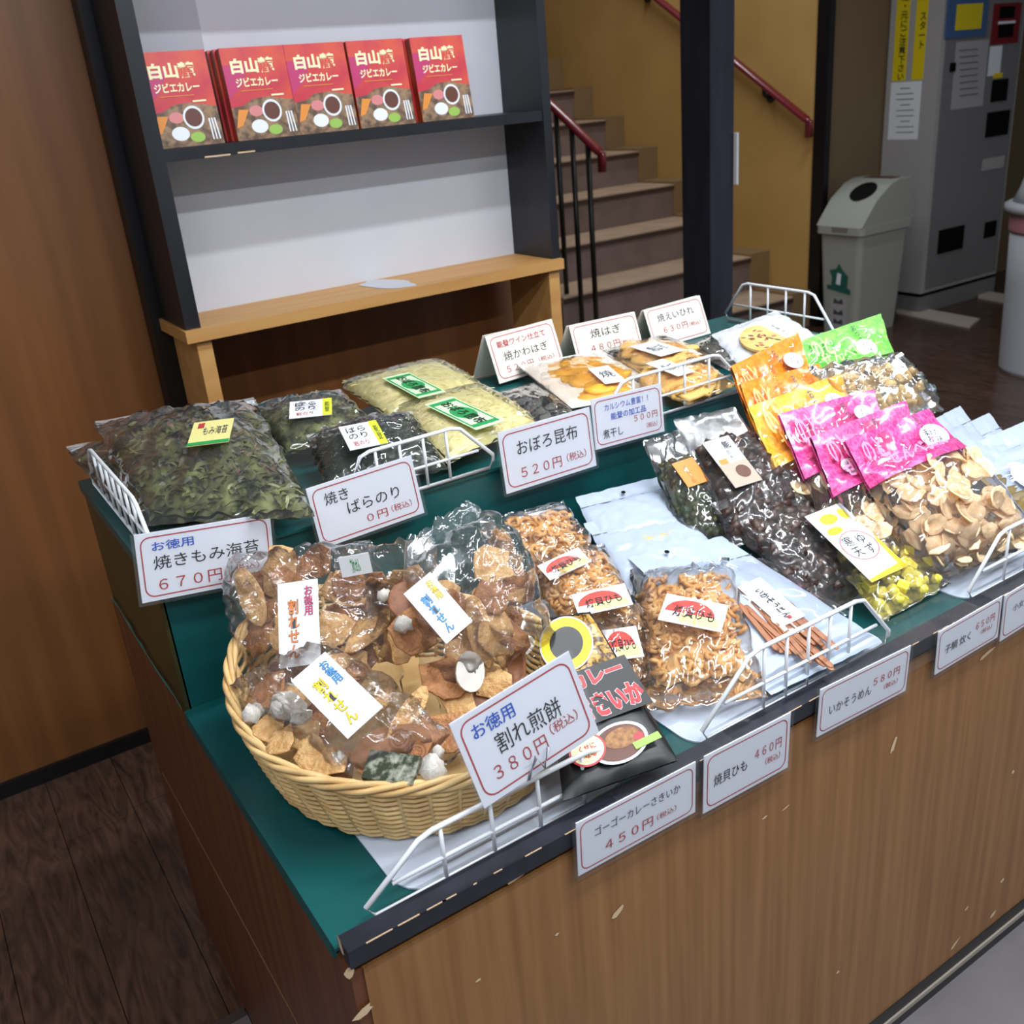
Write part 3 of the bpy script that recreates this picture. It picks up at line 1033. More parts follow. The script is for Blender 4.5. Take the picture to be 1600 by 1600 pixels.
def tent(label, TL, TR, BR, BL, lines, m=None):
    o = price_card(label, TL, TR, BR, BL, lines, G_TENT, m or M_CARDW, sleeve=False, name='tent_card')
    M, w, h = frame4(TL, TR, BR, BL)
    # rear leaf from the top edge to the tier behind
    ey = M.col[1].to_3d()
    inv = M.inverted()
    c = (TL + TR) / 2
    foot = Vector((c.x, c.y + (c.z - Z2) * .55, Z2 + .001))
    a, b_, c_, d_ = inv @ TL, inv @ TR, inv @ (TR + foot - c), inv @ (TL + foot - c)
    n = ((b_ - a).cross(c_ - a)).normalized() * .001
    MB().add([a, b_, c_, d_, a + n, b_ + n, c_ + n, d_ + n], [(0, 1, 2, 3), (7, 6, 5, 4), (0, 4, 5, 1), (1, 5, 6, 2), (2, 6, 7, 3), (3, 7, 4, 0)]).build('rear_leaf', m or M_CARDW, o, local=True)
    return o


def TT(y0, tl, tr, br, bl, back=.03):
    return [PY(*tl, y0 + back), PY(*tr, y0 + back), PY(*br, y0), PY(*bl, y0)]


tent('tent card reading grilled filefish with a red first line, leftmost of three', *TT(.815, (754, 525), (860, 501), (884, 566), (784, 601)),
     [('能登ワイン仕立て', -.02, .27, .72, .14, M_RED, {'bold': .015}), ('焼かわはぎ', .0, .0, .66, .19, M_BLK), ('５２０円', -.14, -.27, .40, .15, M_RED), (ZEI, .26, -.25, .24, .11, M_RED)])
tent('tent card for grilled hagi, middle of the three tents', *TT(.80, (885, 510), (987, 488), (1012, 553), (910, 578)),
     [('焼はぎ', .0, .22, .46, .20, M_BLK), ('４８０円', -.05, -.10, .44, .16, M_RED), (ZEI, .28, -.12, .2, .11, M_RED)])
tent('tent card for grilled ray fin, rightmost of the three tents', *TT(.80, (1002, 486), (1089, 462), (1114, 520), (1026, 544)),
     [('焼えいひれ', .0, .2, .64, .20, M_GRY), ('６３０円', -.06, -.12, .42, .16, M_RED), (ZEI, .28, -.14, .2, .11, M_RED)])

# ================================================================ BAGS


class Bag:
    def __init__(s, name, label, cat, TL, TR, BR, BL, thick, group=None, vtop=.94, vbot=.04, neck=0.0, seed=0, wr=0.004, edge=.45):
        s.TL, s.TR, s.BR, s.BL = TL, TR, BR, BL
        s.th = thick
        s.vt, s.vb, s.neck, s.seed, s.wr, s.edge = vtop, vbot, neck, seed, wr, edge
        s.ux = (((TR - TL) + (BR - BL)) / 2).normalized()
        vy = ((TL - BL) + (TR - BR)) / 2
        s.vy = (vy - s.ux * vy.dot(s.ux)).normalized()
        s.n = s.ux.cross(s.vy)
        s.c = (TL + TR + BR + BL) / 4
        s.w = ((TR - TL).length + (BR - BL).length) / 2
        s.h = ((TL - BL).length + (TR - BR).length) / 2
        base = (BL + BR) / 2
        s.t = thing(name, label, cat, base, group)
        s.rng = random.Random(seed * 131 + 5)

    def S(s, u, v):
        uu = u
        if s.neck and v > .62:
            k = 1 - s.neck * ((v - .62) / .38) ** 1.3
            uu = .5 + (u - .5) * k
        a = s.BL.lerp(s.BR, uu)
        b = s.TL.lerp(s.TR, uu)
        return a.lerp(b, v)

    def puff(s, u, v):
        q = (v - s.vb) / (s.vt - s.vb)
        if q <= 0 or q >= 1 or u <= 0 or u >= 1:
            return 0.0
        return (max(0, math.sin(PI * u)) ** s.edge) * (max(0, math.sin(PI * q)) ** s.edge)

    def pt(s, u, v, h=1.0, d=0.0):
        return s.S(u, v) + s.n * (s.th * h * s.puff(u, v) + d)

    def on(s, px, py, d):
        """where the sight line meets the bag's plane raised by d metres"""
        r_ = ray(px, py)
        q = s.c + s.n * d
        t_ = (q - CAM).dot(s.n) / r_.dot(s.n)
        return CAM + r_ * t_

    def film(s, m=None, nu=34, nv=34, bottom=True, name='film'):
        mb = MB()
        sd_ = Vector((s.seed * 3.7, s.seed * 1.3, 0))

        def wrk(u, v):
            p = Vector((u * 3.2, v * 3.2, 0)) + sd_
            a = abs(noise.noise(p * 1.5))
            b = abs(noise.noise(p * 3.6 + Vector((7, 3, 1))))
            c = noise.noise(p * 8.0)
            return (1 - 2.4 * a) * .55 + (1 - 2.2 * b) * .45 + c * .35

        for side in (0, 1):
            for j in range(nv + 1):
                for i in range(nu + 1):
                    u, v = i / nu, j / nv
                    q = s.S(u, v)
                    ed = min(u, 1 - u, v, 1 - v) * 8
                    k = min(1, ed)
                    if side == 0:
                        q = q + s.n * (s.th * 1.06 * s.puff(u, v) + s.wr * wrk(u, v) * (.25 + .75 * k) * (1 if 0 < u < 1 and 0 < v < 1 else .5))
                        q = q + s.ux * (noise.noise(Vector((v * 9, s.seed, u * 2))) * s.wr * .8) + s.vy * (noise.noise(Vector((u * 9, s.seed + 4, v * 2))) * s.wr * .8)
                    else:
                        if not (0 < u < 1 and 0 < v < 1):
                            q = mb.v[j * (nu + 1) + i].copy()
                        else:
                            q = q - s.n * .001
                    mb.v.append(q)
            b0 = side * (nu + 1) * (nv + 1)
            for j in range(nv):
                for i in range(nu):
                    a = b0 + j * (nu + 1) + i
                    f = (a, a + 1, a + nu + 2, a + nu + 1)
                    mb.f.append(f if side == 0 else f[::-1])
            if not bottom:
                break
        return mb.build(name, m or FILM, s.t, True)

    def patch(s, name, m, u0, u1, v0, v1, h=1.06, d=.002, nu=14, nv=8, wr=0.0, back=False):
        mb = MB()
        for side in ((0, 1) if back else (0,)):
            b0 = len(mb.v)
            for j in range(nv + 1):
                for i in range(nu + 1):
                    u = u0 + (u1 - u0) * i / nu
                    v = v0 + (v1 - v0) * j / nv
                    w_ = wr * (noise.noise(Vector((u * 6 + s.seed, v * 6, 3))) + .5 * noise.noise(Vector((u * 15 + s.seed, v * 15, 9))))
                    dd = (d + w_) if side == 0 else -.0015
                    mb.v.append(s.pt(u, v, h if side == 0 else 0, dd))
            for j in range(nv):
                for i in range(nu):
                    a = b0 + j * (nu + 1) + i
                    f = (a, a + 1, a + nu + 2, a + nu + 1)
                    mb.f.append(f if side == 0 else f[::-1])
        return mb.build(name, m, s.t, True)

    def fill(s, name, m, u0, u1, v0, v1, h=.7, amp=.006, fr=14.0, nu=40, nv=40, extra=None, rag=.04):
        """one lumpy mass plus loose bits, joined: nobody could count it"""
        mb = MB()
        sd_ = Vector((s.seed * 2.1, 5.5, s.seed))
        for j in range(nv + 1):
            for i in range(nu + 1):
                a, b = i / nu, j / nv
                u, v = u0 + (u1 - u0) * a, v0 + (v1 - v0) * b
                e = min(a, 1 - a, b, 1 - b)
                u += rag * noise.noise(Vector((v * 12, u * 12, s.seed))) * (1 if e < .15 else .3)
                v += rag * noise.noise(Vector((u * 12, v * 12, s.seed + 9))) * (1 if e < .15 else .3)
                p = Vector((u * s.w, v * s.h, 0)) * fr * 6 + sd_
                bump = amp * (abs(noise.noise(p)) * 1.6 + .6 * noise.noise(p * 2.3) - .4)
                k = min(1, e * 7) ** .5
                mb.v.append(s.S(u, v) + s.n * (max(0.0008, (s.th * h * max(.25, s.puff(u, v)) + bump) * k)))
        for j in range(nv):
            for i in range(nu):
                a = j * (nu + 1) + i
                mb.f.append((a, a + 1, a + nu + 2, a + nu + 1))
        if extra:
            extra(s, mb, u0, u1, v0, v1, h)
        o = mb.build(name, m, s.t, True)
        o['kind'] = 'stuff'
        return o

    def place(s, name, mesh, p, size, spin, tilt=.25, ax=None):
        R = Matrix((s.ux, s.vy, s.n)).transposed()
        g = s.rng
        T = Matrix.Rotation(g.uniform(-tilt, tilt), 3, 'X') @ Matrix.Rotation(g.uniform(-tilt, tilt), 3, 'Y') @ Matrix.Rotation(spin, 3, 'Z')
        if ax is not None:
            T = ax @ T
        R4 = (R @ T).to_4x4()
        if not isinstance(size, (tuple, list)):
            size = (size, size, size)
        Sm = Matrix.Diagonal((*size, 1))
        o = bpy.data.objects.new(name, mesh)
        COL.objects.link(o)
        o.parent = s.t
        o.matrix_local = Matrix.Translation(p - WL[s.t]) @ R4 @ Sm
        return o

    def scatter(s, name, meshes, n, u0, u1, v0, v1, size, h0=.15, h1=.85, tilt=.35):
        g = s.rng
        for k in range(n):
            u, v = g.uniform(u0, u1), g.uniform(v0, v1)
            s.place(name, g.choice(meshes), s.pt(u, v, h0 + (h1 - h0) * k / max(1, n - 1)), size * g.uniform(.8, 1.15), g.uniform(0, 2 * PI), tilt)

    def sheet(s, name, px4, d, m, shape=None, label=None, thick=.0008):
        TL, TR, BR, BL = [s.on(*q, d) for q in px4]
        M, w, h = frame4(TL, TR, BR, BL)
        o = flat_sheet(name, M, w, h, m, s.t, thick, shape(w, h) if shape else None)
        if label:
            o['label'] = label
        return o, w, h


def Q(*pts):
    return [PZ(*q) for q in pts]


def ribbons(n, ln, wd, curl=1.0, lift=.004):
    def f(s, mb, u0, u1, v0, v1, h):
        g = s.rng
        for k in range(n):
            u, v = g.uniform(u0, u1), g.uniform(v0, v1)
            p = s.pt(u, v, h) + s.n * g.uniform(-.002, lift)
            a = g.uniform(0, 2 * PI)
            d = (s.ux * math.cos(a) + s.vy * math.sin(a))
            e = s.n.cross(d)
            tl = g.uniform(-.8, .8)
            e = (e * math.cos(tl) + s.n * math.sin(tl)).normalized()
            l_ = ln * g.uniform(.5, 1.3)
            w_ = wd * g.uniform(.5, 1.2)
            b0 = len(mb.v)
            for i in range(4):
                t_ = i / 3 - .5
                q = p + d * (l_ * t_) + s.n * (curl * l_ * (.18 - t_ * t_) * g.uniform(.2, 1.0)) + e * (curl * .2 * l_ * math.sin(3 * t_ + k))
                ww = w_ * (1 - .5 * abs(2 * t_))
                mb.v += [q - e * ww / 2, q + e * ww / 2]
            for i in range(3):
                mb.f.append((b0 + 2 * i, b0 + 2 * i + 1, b0 + 2 * i + 3, b0 + 2 * i + 2))
    return f


def curls(n, R, r):
    def f(s, mb, u0, u1, v0, v1, h):
        g = s.rng
        for k in range(n):
            u, v = g.uniform(u0, u1), g.uniform(v0, v1)
            p = s.pt(u, v, h) + s.n * g.uniform(-.002, .004)
            a0 = g.uniform(0, 2 * PI)
            tl = g.uniform(-.7, .7)
            e1 = s.ux * math.cos(a0) + s.vy * math.sin(a0)
            e2 = s.n.cross(e1)
            e2 = e2 * math.cos(tl) + s.n * math.sin(tl)
            RR = R * g.uniform(.6, 1.2)
            span = g.uniform(2.0, 5.0)
            pts = [p + (e1 * math.cos(span * i / 6) + e2 * math.sin(span * i / 6)) * RR for i in range(7)]
            mb.tube(pts, [r * (.5 + .6 * math.sin(PI * (i + .5) / 7)) for i in range(7)], 5)
    return f


def chunks(n, size):
    def f(s, mb, u0, u1, v0, v1, h):
        g = s.rng
        for k in range(n):
            p = s.pt(g.uniform(u0, u1), g.uniform(v0, v1), h) + s.n * g.uniform(-.003, .003)
            R = Matrix.Rotation(g.uniform(0, 6), 3, 'X') @ Matrix.Rotation(g.uniform(0, 6), 3, 'Z')
            q = [R @ Vector((a * size * g.uniform(.6, 1.1), b * size * g.uniform(.5, 1), c * size * g.uniform(.3, .6))) + p for c in (-.5, .5) for a, b in ((-.5, -.5), (.5, -.5), (.5, .5), (-.5, .5))]
            mb.add(q, [(3, 2, 1, 0), (4, 5, 6, 7), (0, 1, 5, 4), (1, 2, 6, 5), (2, 3, 7, 6), (3, 0, 4, 7)])
    return f


# ------------- shared piece meshes
def mesh_from(mb, name, m, smooth=True):
    me = bpy.data.meshes.new(name)
    me.from_pydata([tuple(p) for p in mb.v], [], mb.f)
    me.update()
    me.materials.append(m)
    for p in me.polygons:
        p.use_smooth = smooth
    return me


def slab(outline, t, bend=0.0, bend2=0.0, rings=2, ruff=0.0, seed=0):
    """unit plate with domed edge; bend gives it a curl"""
    n = len(outline)
    mb = MB()

    def z(x, y):
        return bend * x * x + bend2 * y * y + ruff * noise.noise(Vector((x * 3 + seed, y * 3, 1)))
    levels = [(1.0, 0.0), (1.0, .6), (.93, 1.0)] + [(.93 * (rings - k) / rings, 1.0) for k in range(1, rings)]
    for f, tt in levels:
        for x, y in outline:
            mb.v.append(Vector((x * f, y * f, z(x * f, y * f) + t * tt)))
    nl = len(levels)
    for j in range(nl - 1):
        for k in range(n):
            k2 = (k + 1) % n
            mb.f.append((j * n + k, j * n + k2, (j + 1) * n + k2, (j + 1) * n + k))
    mb.v.append(Vector((0, 0, z(0, 0) + t)))
    for k in range(n):
        mb.f.append(((nl - 1) * n + k, (nl - 1) * n + (k + 1) % n, len(mb.v) - 1))
    mb.f.append(tuple(range(n - 1, -1, -1)))
    return mb


def rag_outline(seed, n=11, jit=.28, ax=1.0, ay=1.0):
    g = random.Random(seed)
    return [(ax * math.cos(2 * PI * k / n) * g.uniform(1 - jit, 1 + jit * .3), ay * math.sin(2 * PI * k / n) * g.uniform(1 - jit, 1 + jit * .3)) for k in range(n)]


M_CRK = mat('cracker_tan', (196, 144, 86), 0.65, (222, 178, 120), (1, 1, 1), 3.0, bump=.35, bscale=5, rnd=.10)
M_CRKB = mat('cracker_brown', (150, 96, 56), 0.6, (180, 124, 76), (1, 1, 1), 2.5, bump=.35, bscale=5, rnd=.14)
M_CRKD = mat('cracker_dark', (116, 70, 42), 0.55, (138, 86, 54), (1, 1, 1), 3.0, rnd=.1)
M_PUFF = mat('puff_white', (226, 222, 214), 0.7, (206, 198, 186), (1, 1, 1), 3.0, bump=.3, bscale=8, rnd=.05)
M_NORI = mat('nori_green', (44, 52, 32), 0.45, (176, 178, 160), (1, 1, 1), 130.0, .45, .75)
CR_T = [mesh_from(slab(rag_outline(k, 10, .35), .12, .18 * (-1) ** k, .1, ruff=.05, seed=k), 'cracker', M_CRK) for k in range(4)]
CR_B = [mesh_from(slab(rag_outline(20 + k, 9, .4), .10, .2 * (-1) ** k, .12, ruff=.05, seed=k), 'cracker', M_CRKB) for k in range(4)]
CR_D = [mesh_from(slab(rag_outline(40, 16, .04), .10, .05, .05), 'cracker', M_CRKD), mesh_from(slab(rag_outline(41, 8, .4, 1.3, .6), .12, .3, .0), 'cracker', M_CRKD)]
CR_L = [mesh_from(slab(rag_outline(60 + k, 12, .15, 1.5, .55), .12, .12, .2, ruff=.05), 'cracker', M_CRK) for k in range(2)]
ROUND = [mesh_from(slab(rag_outline(80, 20, .03), .10, .04, .04), 'cracker', M_CRKB)]


def blob(seed, m, name, n=10, rings=6, amp=.25):
    mb = MB()
    for j in range(1, rings):
        a = PI * j / rings
        for k in range(n):
            b = 2 * PI * k / n
            d = Vector((math.sin(a) * math.cos(b), math.sin(a) * math.sin(b), math.cos(a)))
            mb.v.append(d * (1 + amp * noise.noise(d * 1.8 + Vector((seed, 0, 0)))))
    top, bot = len(mb.v), len(mb.v) + 1
    mb.v += [Vector((0, 0, 1)), Vector((0, 0, -1))]
    for j in range(rings - 2):
        for k in range(n):
            k2 = (k + 1) % n
            mb.f.append((j * n + k, (j + 1) * n + k, (j + 1) * n + k2, j * n + k2))
    for k in range(n):
        mb.f.append((top, k, (k + 1) % n))
        mb.f.append((bot, (rings - 2) * n + (k + 1) % n, (rings - 2) * n + k))
    return mesh_from(mb, name, m)


PUFF = [blob(k * 3.1, M_PUFF, 'puff_cracker', amp=.5) for k in range(3)]

# ---------------------------------------------------------------- seaweed bags (upper tier)
M_SEA = mat('seaweed_dark', (36, 42, 26), 0.4, (138, 140, 88), (1, 1, 1), 34.0, .34, .70)
M_SEAD = mat('seaweed_black_green', (30, 40, 30), 0.45, (56, 66, 48), (1, 1, 1), 60.0, .35, .7)
G_SEA = 'dark seaweed bags'


def zip_top(B, v=.96):
    mb = MB()
    for k in (0, 1):
        mb.tube([B.pt(u / 12, v - .03 * k, 1.0, .003 + .002 * math.sin(u * 2.1 + B.seed)) for u in range(13)], .0016, 5)
        mb_ = mb
        mb = MB()
        mb_.build('zip_strip', FILM_ZIP, B.t, True)
    B.patch('zip_band', FILM_ZIP, .005, .995, v - .06, 1.0, d=.004, wr=.003)


A_ = Bag('seaweed_bag', 'large clear bag of roasted seaweed, lowest at the left end', 'snack bag', *Q((103, 702, .935), (350, 655, .935), (470, 812, .895), (205, 815, .895)), .032, G_SEA, seed=1, wr=.008)
A_.fill('seaweed', M_SEA, .06, .94, .06, .86, .7, .008, 16, extra=ribbons(260, .02, .007))
A_.film(); zip_top(A_)
B_ = Bag('seaweed_bag', 'large clear zip bag of roasted seaweed with a yellow label', 'snack bag', *Q((148, 662, .965), (398, 624, .965), (492, 808, .925), (225, 822, .925)), .036, G_SEA, seed=2, wr=.012)
B_.fill('seaweed', M_SEA, .05, .96, .05, .88, .72, .010, 16, extra=ribbons(520, .022, .008))
B_.film(); zip_top(B_)
o, w, h = B_.sheet('label', ((288, 664), (350, 656), (374, 687), (308, 695)), .052, mat('label_lemon', (224, 216, 140), .45))
lettering(o, 'もみ海苔', .1 * w, .05 * h, .6 * w, .34 * h, M_GRY)
lettering(o, '■', -.28 * w, .3 * h, .16 * w, .2 * h, M_RED)
poly2d([(-w / 2, -h / 2), (w / 2, -h / 2), (w / 2, -.38 * h), (-w / 2, -.38 * h)], .0009).build('green_stripe', M_GRN, o, local=True)


def nori_label(B, q4, d):
    o, w, h = B.sheet('label', q4, d, M_PAPER)
    poly2d([(.28 * w, -h / 2), (w / 2, -h / 2), (w / 2, h / 2), (.28 * w, h / 2)], .0008).build('yellow_stripe', mat('stripe_lime', (214, 222, 60), .5), o, local=True)
    lettering(o, 'ばら\nのり', -.12 * w, .14 * h, .5 * w, .5 * h, M_BLK)
    lettering(o, '岩のり', -.14 * w, -.30 * h, .4 * w, .2 * h, M_RED)
    lettering(o, '能\n登', .39 * w, .0 * h, .12 * w, .6 * h, M_BLK)


C_ = Bag('loose_nori_bag', 'clear bag of dark loose nori behind, beside the cream kelp', 'snack bag', *Q((374, 640, .945), (533, 611, .945), (608, 690, .91), (445, 712, .91)), .03, G_SEA, seed=3, wr=.006)
C_.fill('loose_nori', M_SEA, .06, .94, .06, .86, .7, .008, 20, extra=ribbons(180, .012, .004))
C_.film(); zip_top(C_)
nori_label(C_, ((443, 631), (513, 622), (524, 648), (462, 652)), .034)
D_ = Bag('loose_nori_bag', 'clear bag of black-green loose nori with a white and yellow label', 'snack bag', *Q((478, 684, .940), (645, 646, .940), (702, 735, .905), (510, 768, .905)), .034, G_SEA, seed=4, wr=.009)
D_.fill('loose_nori', M_SEAD, .04, .96, .04, .88, .72, .007, 24, extra=ribbons(420, .008, .003))
D_.film(); zip_top(D_)
nori_label(D_, ((527, 669), (587, 656), (607, 693), (549, 703)), .046)

# ---------------------------------------------------------------- cream kelp packs
M_KELP = mat('kelp_cream', (214, 202, 134), 0.7, (234, 226, 172), (1, 1, 1), 60.0, .3, .7)
M_LABG = mat('label_palegreen', (206, 232, 190), .45)
G_KELP = 'cream shaved-kelp packs'
for k, (q4, lab, lq, zz) in enumerate(((((532, 604, .935), (688, 566, .935), (760, 610, .925), (612, 655, .925)), 'pack of cream shaved kelp at the back with a green label', ((606, 589), (645, 581), (689, 613), (645, 625)), 0),
                                       (((618, 642, .93), (752, 606, .93), (838, 660, .912), (700, 726, .912)), 'pack of cream shaved kelp in front with a green label', ((669, 628), (713, 621), (781, 657), (738, 677)), 0))):
    B = Bag('kelp_pack', lab, 'food pack', *Q(*q4), .022, G_KELP, seed=10 + k, wr=.0025, edge=.18, vtop=1.0, vbot=0.0)
    B.fill('shaved_kelp', M_KELP, .02, .98, .02, .98, .9, .003, 40, extra=ribbons(700, .016, .0012, .5, .002))
    B.film(FILM_SOFT)
    o, w, h = B.sheet('label', lq, .0265, M_LABG)
    ring2d([(-.46 * w, -.44 * h), (.46 * w, -.44 * h), (.46 * w, .44 * h), (-.46 * w, .44 * h)], [(-.40 * w, -.36 * h), (.40 * w, -.36 * h), (.40 * w, .36 * h), (-.40 * w, .36 * h)], .0006).build('label_border', M_GRN, o, local=True)
    poly2d(ellipse(0, 0, .36 * w, .2 * h, 14), .0007).build('green_brush', M_GRN, o, local=True)
    lettering(o, 'おぼろ昆布', 0, 0, .74 * h, .40 * w, M_BLK, .0012, bold=.015, rot=-PI / 2)

# ---------------------------------------------------------------- dried fish packs
M_FISHY = mat('fish_yellow', (232, 160, 30), 0.45, (240, 190, 70), (1, 1, 1), 40.0, rnd=.05)
M_FISHT = mat('fish_tan', (232, 172, 84), 0.45, (242, 200, 124), (1, 1, 1), 40.0, rnd=.08)
M_FISHD = mat('fish_grey', (88, 88, 86), 0.4, (126, 122, 112), (1, 1, 1), 60.0, rnd=.1)


def fillet(m, seed):
    out = [(1.0 * math.cos(a) * (1 if math.cos(a) > 0 else .9), .42 * math.sin(a) * (1 - .35 * math.cos(a))) for a in [2 * PI * k / 18 for k in range(18)]]
    return mesh_from(slab(out, .10, -.12, -.3, ruff=.12, seed=seed), 'dried_fish', m)


FY = [fillet(M_FISHY, k) for k in range(2)]
FT = [fillet(M_FISHT, k + 5) for k in range(2)]
FD = [fillet(M_FISHD, k + 9) for k in range(2)]
G_FISH = 'dried fish packs'


def fish_pack(label, q4, meshes, n, size, lq, txt, seed, backing=None, th=.016, u=(.22, .8), v=(.2, .8), spin=0.0):
    B = Bag('dried_fish_pack', label, 'food pack', *Q(*q4), th, G_FISH, seed=seed, wr=.003)
    if backing:
        B.patch('backing_card', backing, 0.01, .99, .01, .99, 0, .001)
    g = B.rng
    for k in range(n):
        B.place('dried_fish', g.choice(meshes), B.pt(g.uniform(*u), v[0] + (v[1] - v[0]) * (k + .5) / n, .25 + .3 * (k % 2)), size, spin + g.uniform(-.25, .25), .12)
    B.film()
    if lq:
        o, w, h = B.sheet('label', lq, th + .004, M_PAPER)
        lettering(o, txt, 0, .02 * h, .62 * w, .4 * h, M_BLK, .0008, bold=.0)
    return B


fish_pack('white-backed pack of bright yellow dried fish', ((808, 572, .915), (935, 547, .915), (1052, 612, .895), (893, 640, .895)), FY, 12, .055, ((914, 577), (944, 572), (985, 594), (950, 599)), '焼', 21, M_CARDW, .012, (.42, .62), (.15, .85), .1)
fish_pack('pack of tan dried fish before the middle tent card', ((940, 548, .915), (1035, 522, .915), (1120, 560, .905), (1010, 588, .905)), FT, 9, .06, ((993, 544), (1030, 527), (1062, 552), (1024, 555)), '焼はぎ', 22, None, .014, (.35, .65), (.15, .85), .1)
fish_pack('pack of tan dried fish with a white label, nearest the wire rack', ((980, 590, .915), (1085, 556, .915), (1152, 602, .900), (1075, 634, .900)), FT, 9, .06, ((1006, 570), (1032, 561), (1091, 580), (1062, 586)), '焼はぎ', 23, None, .016, (.35, .65), (.15, .85), .1)
fish_pack('flat pack of grey ray fin beside the rightmost tent card', ((1072, 545, .908), (1110, 524, .908), (1185, 556, .90), (1140, 580, .90)), FD, 5, .035, None, '', 24, None, .01)
fish_pack('small pack of grey dried sardines by the red tent card', ((765, 618, .90), (835, 598, .90), (905, 650, .895), (835, 672, .895)), FD, 9, .020, None, '', 25, None, .012, (.2, .8), (.15, .85), .8)

# white bag with a big round cracker in its window
M_SEED = mat('cracker_yellow', (222, 180, 96), 0.5, (232, 200, 130), (1, 1, 1), 40.0)
B = Bag('cracker_pack', 'white pack showing a round seeded cracker by the end rack', 'food pack', *Q((1112, 523, .925), (1212, 486, .945), (1290, 535, .915), (1165, 585, .895)), .018, seed=30, wr=.004)
B.film(FILM_WHITE)
o, w, h = B.sheet('round_cracker', ((1147, 512), (1215, 508), (1240, 546), (1165, 552)), .022, M_SEED, lambda w, h: ellipse(0, 0, w / 2, h / 2, 28), thick=.004)
for k in range(26):
    a, r_ = RND.uniform(0, 6.28), RND.uniform(.05, .42)
    poly2d(ellipse(r_ * w * math.cos(a), r_ * h * math.sin(a), .0050, .0022, 8, a * 2), .0023).build('seed', M_CURRY if k % 4 else M_BOXR, o, local=True)
o, w, h = B.sheet('label', ((1187, 506), (1208, 500), (1268, 533), (1250, 541)), .024, M_PAPER)
lettering(o, '珍味 たこせん', 0, 0, .7 * h, .3 * w, M_GRY, .0008, rot=-PI / 2)

# ================================================================ WICKER BASKET
M_WICK = mat('wicker', (226, 192, 134), 0.5, (206, 166, 108), (1, 1, 1), 30.0, rnd=.12)
bc = Vector((0.196, 0.243, Z1 + .003))
bk = thing('wicker_basket', 'oval wicker basket full of broken rice crackers', 'basket', bc)


def bpt(a, f, out=0.0):
    """a: angle, f: 0 base .. 1 rim"""
    rx = .156 + .030 * f ** .8
    ry = .170 + .026 * f ** .8
    H = .070 + .052 * max(0, math.sin(a - .5)) ** 2 * (1 if math.sin(a - .5) > 0 else 0) + .012 * max(0, -math.cos(a))
    return Vector((bc.x + (rx + out) * math.cos(a), bc.y + (ry + out) * math.sin(a), bc.z + .003 + H * f))


NS = 40
for k in range(NS):
    a = 2 * PI * (k + .5) / NS
    MB().tube([bpt(a, f / 4) for f in range(5)], .0032, 5).build('stake', M_WICK, bk, True)
NR = 20
for j in range(NR):
    f = (j + .5) / NR
    n = NS * 3
    pts = []
    for i in range(n):
        a = 2 * PI * i / n
        ph = math.cos(a * NS / 2 + (PI if j % 2 else 0))
        pts.append(bpt(a, f * .96, .0034 * ph))
    MB().tube(pts, .0025, 5, closed=True).build('weave_strand', M_WICK, bk, True)
for q in range(4):
    n = 150
    pts = []
    for i in range(n):
        a = 2 * PI * i / n
        th = a * 9 + q * 2 * PI / 4
        pts.append(bpt(a, 1.0, .0042 * math.cos(th)) + Vector((0, 0, .003 + .0050 * math.sin(th))))
    MB().tube(pts, .0032, 6, closed=True).build('rim_braid', M_WICK, bk, True)
MB().prism([bpt(2 * PI * k / 36, 0) for k in range(36)], (0, 0, .003)).build('base', M_WICK, bk)
# carrying end at the back: thick upright wrap
MB().prism([bpt(2 * PI * k / 36, .0, -.006) + Vector((0, 0, .004)) for k in range(36)], (0, 0, .002)).build('inner_base', M_WICK, bk)

# ---------------------------------------------------------------- cracker bags in the basket
G_CRK = 'broken rice cracker bags in the basket'


def cracker_label(B, q4, d, ca, cb):
    o, w, h = B.sheet('label', q4, d, M_PAPER)
    lettering(o, 'お\n徳\n用', .26 * w, .25 * h, .24 * w, .36 * h, ca, .0008, bold=.010, outline=M_GRY, line=.95)
    lettering(o, '割\nれ\nせ\nん', -.12 * w, -.06 * h, .28 * w, .70 * h, cb, .0008, bold=.012, outline=M_GRY, line=.95)
    return o


M_TXP = mat('print_rose', (200, 70, 110), .5)
M_TXO = mat('print_amber', (226, 130, 60), .5)
M_TXB = mat('print_skyblue', (70, 150, 214), .5)

D4 = Bag('cracker_bag', 'clear bag of broken rice crackers at the back of the basket', 'snack bag', *Q((520, 862, .895), (672, 838, .905), (700, 960, .79), (545, 1000, .78)), .056, G_CRK, seed=41, wr=.012, vtop=.92, edge=.3)
D4.scatter('cracker', CR_B + CR_T, 10, .15, .85, .08, .75, .026, .2, .9)
D4.film(nu=56, nv=56)
o, w, h = D4.sheet('label', ((528, 872), (578, 862), (580, 895), (535, 902)), .062, M_PAPER)
lettering(o, '割れせん', 0, 0, .3 * w, .7 * h, M_GRN, .0008, bold=.02)

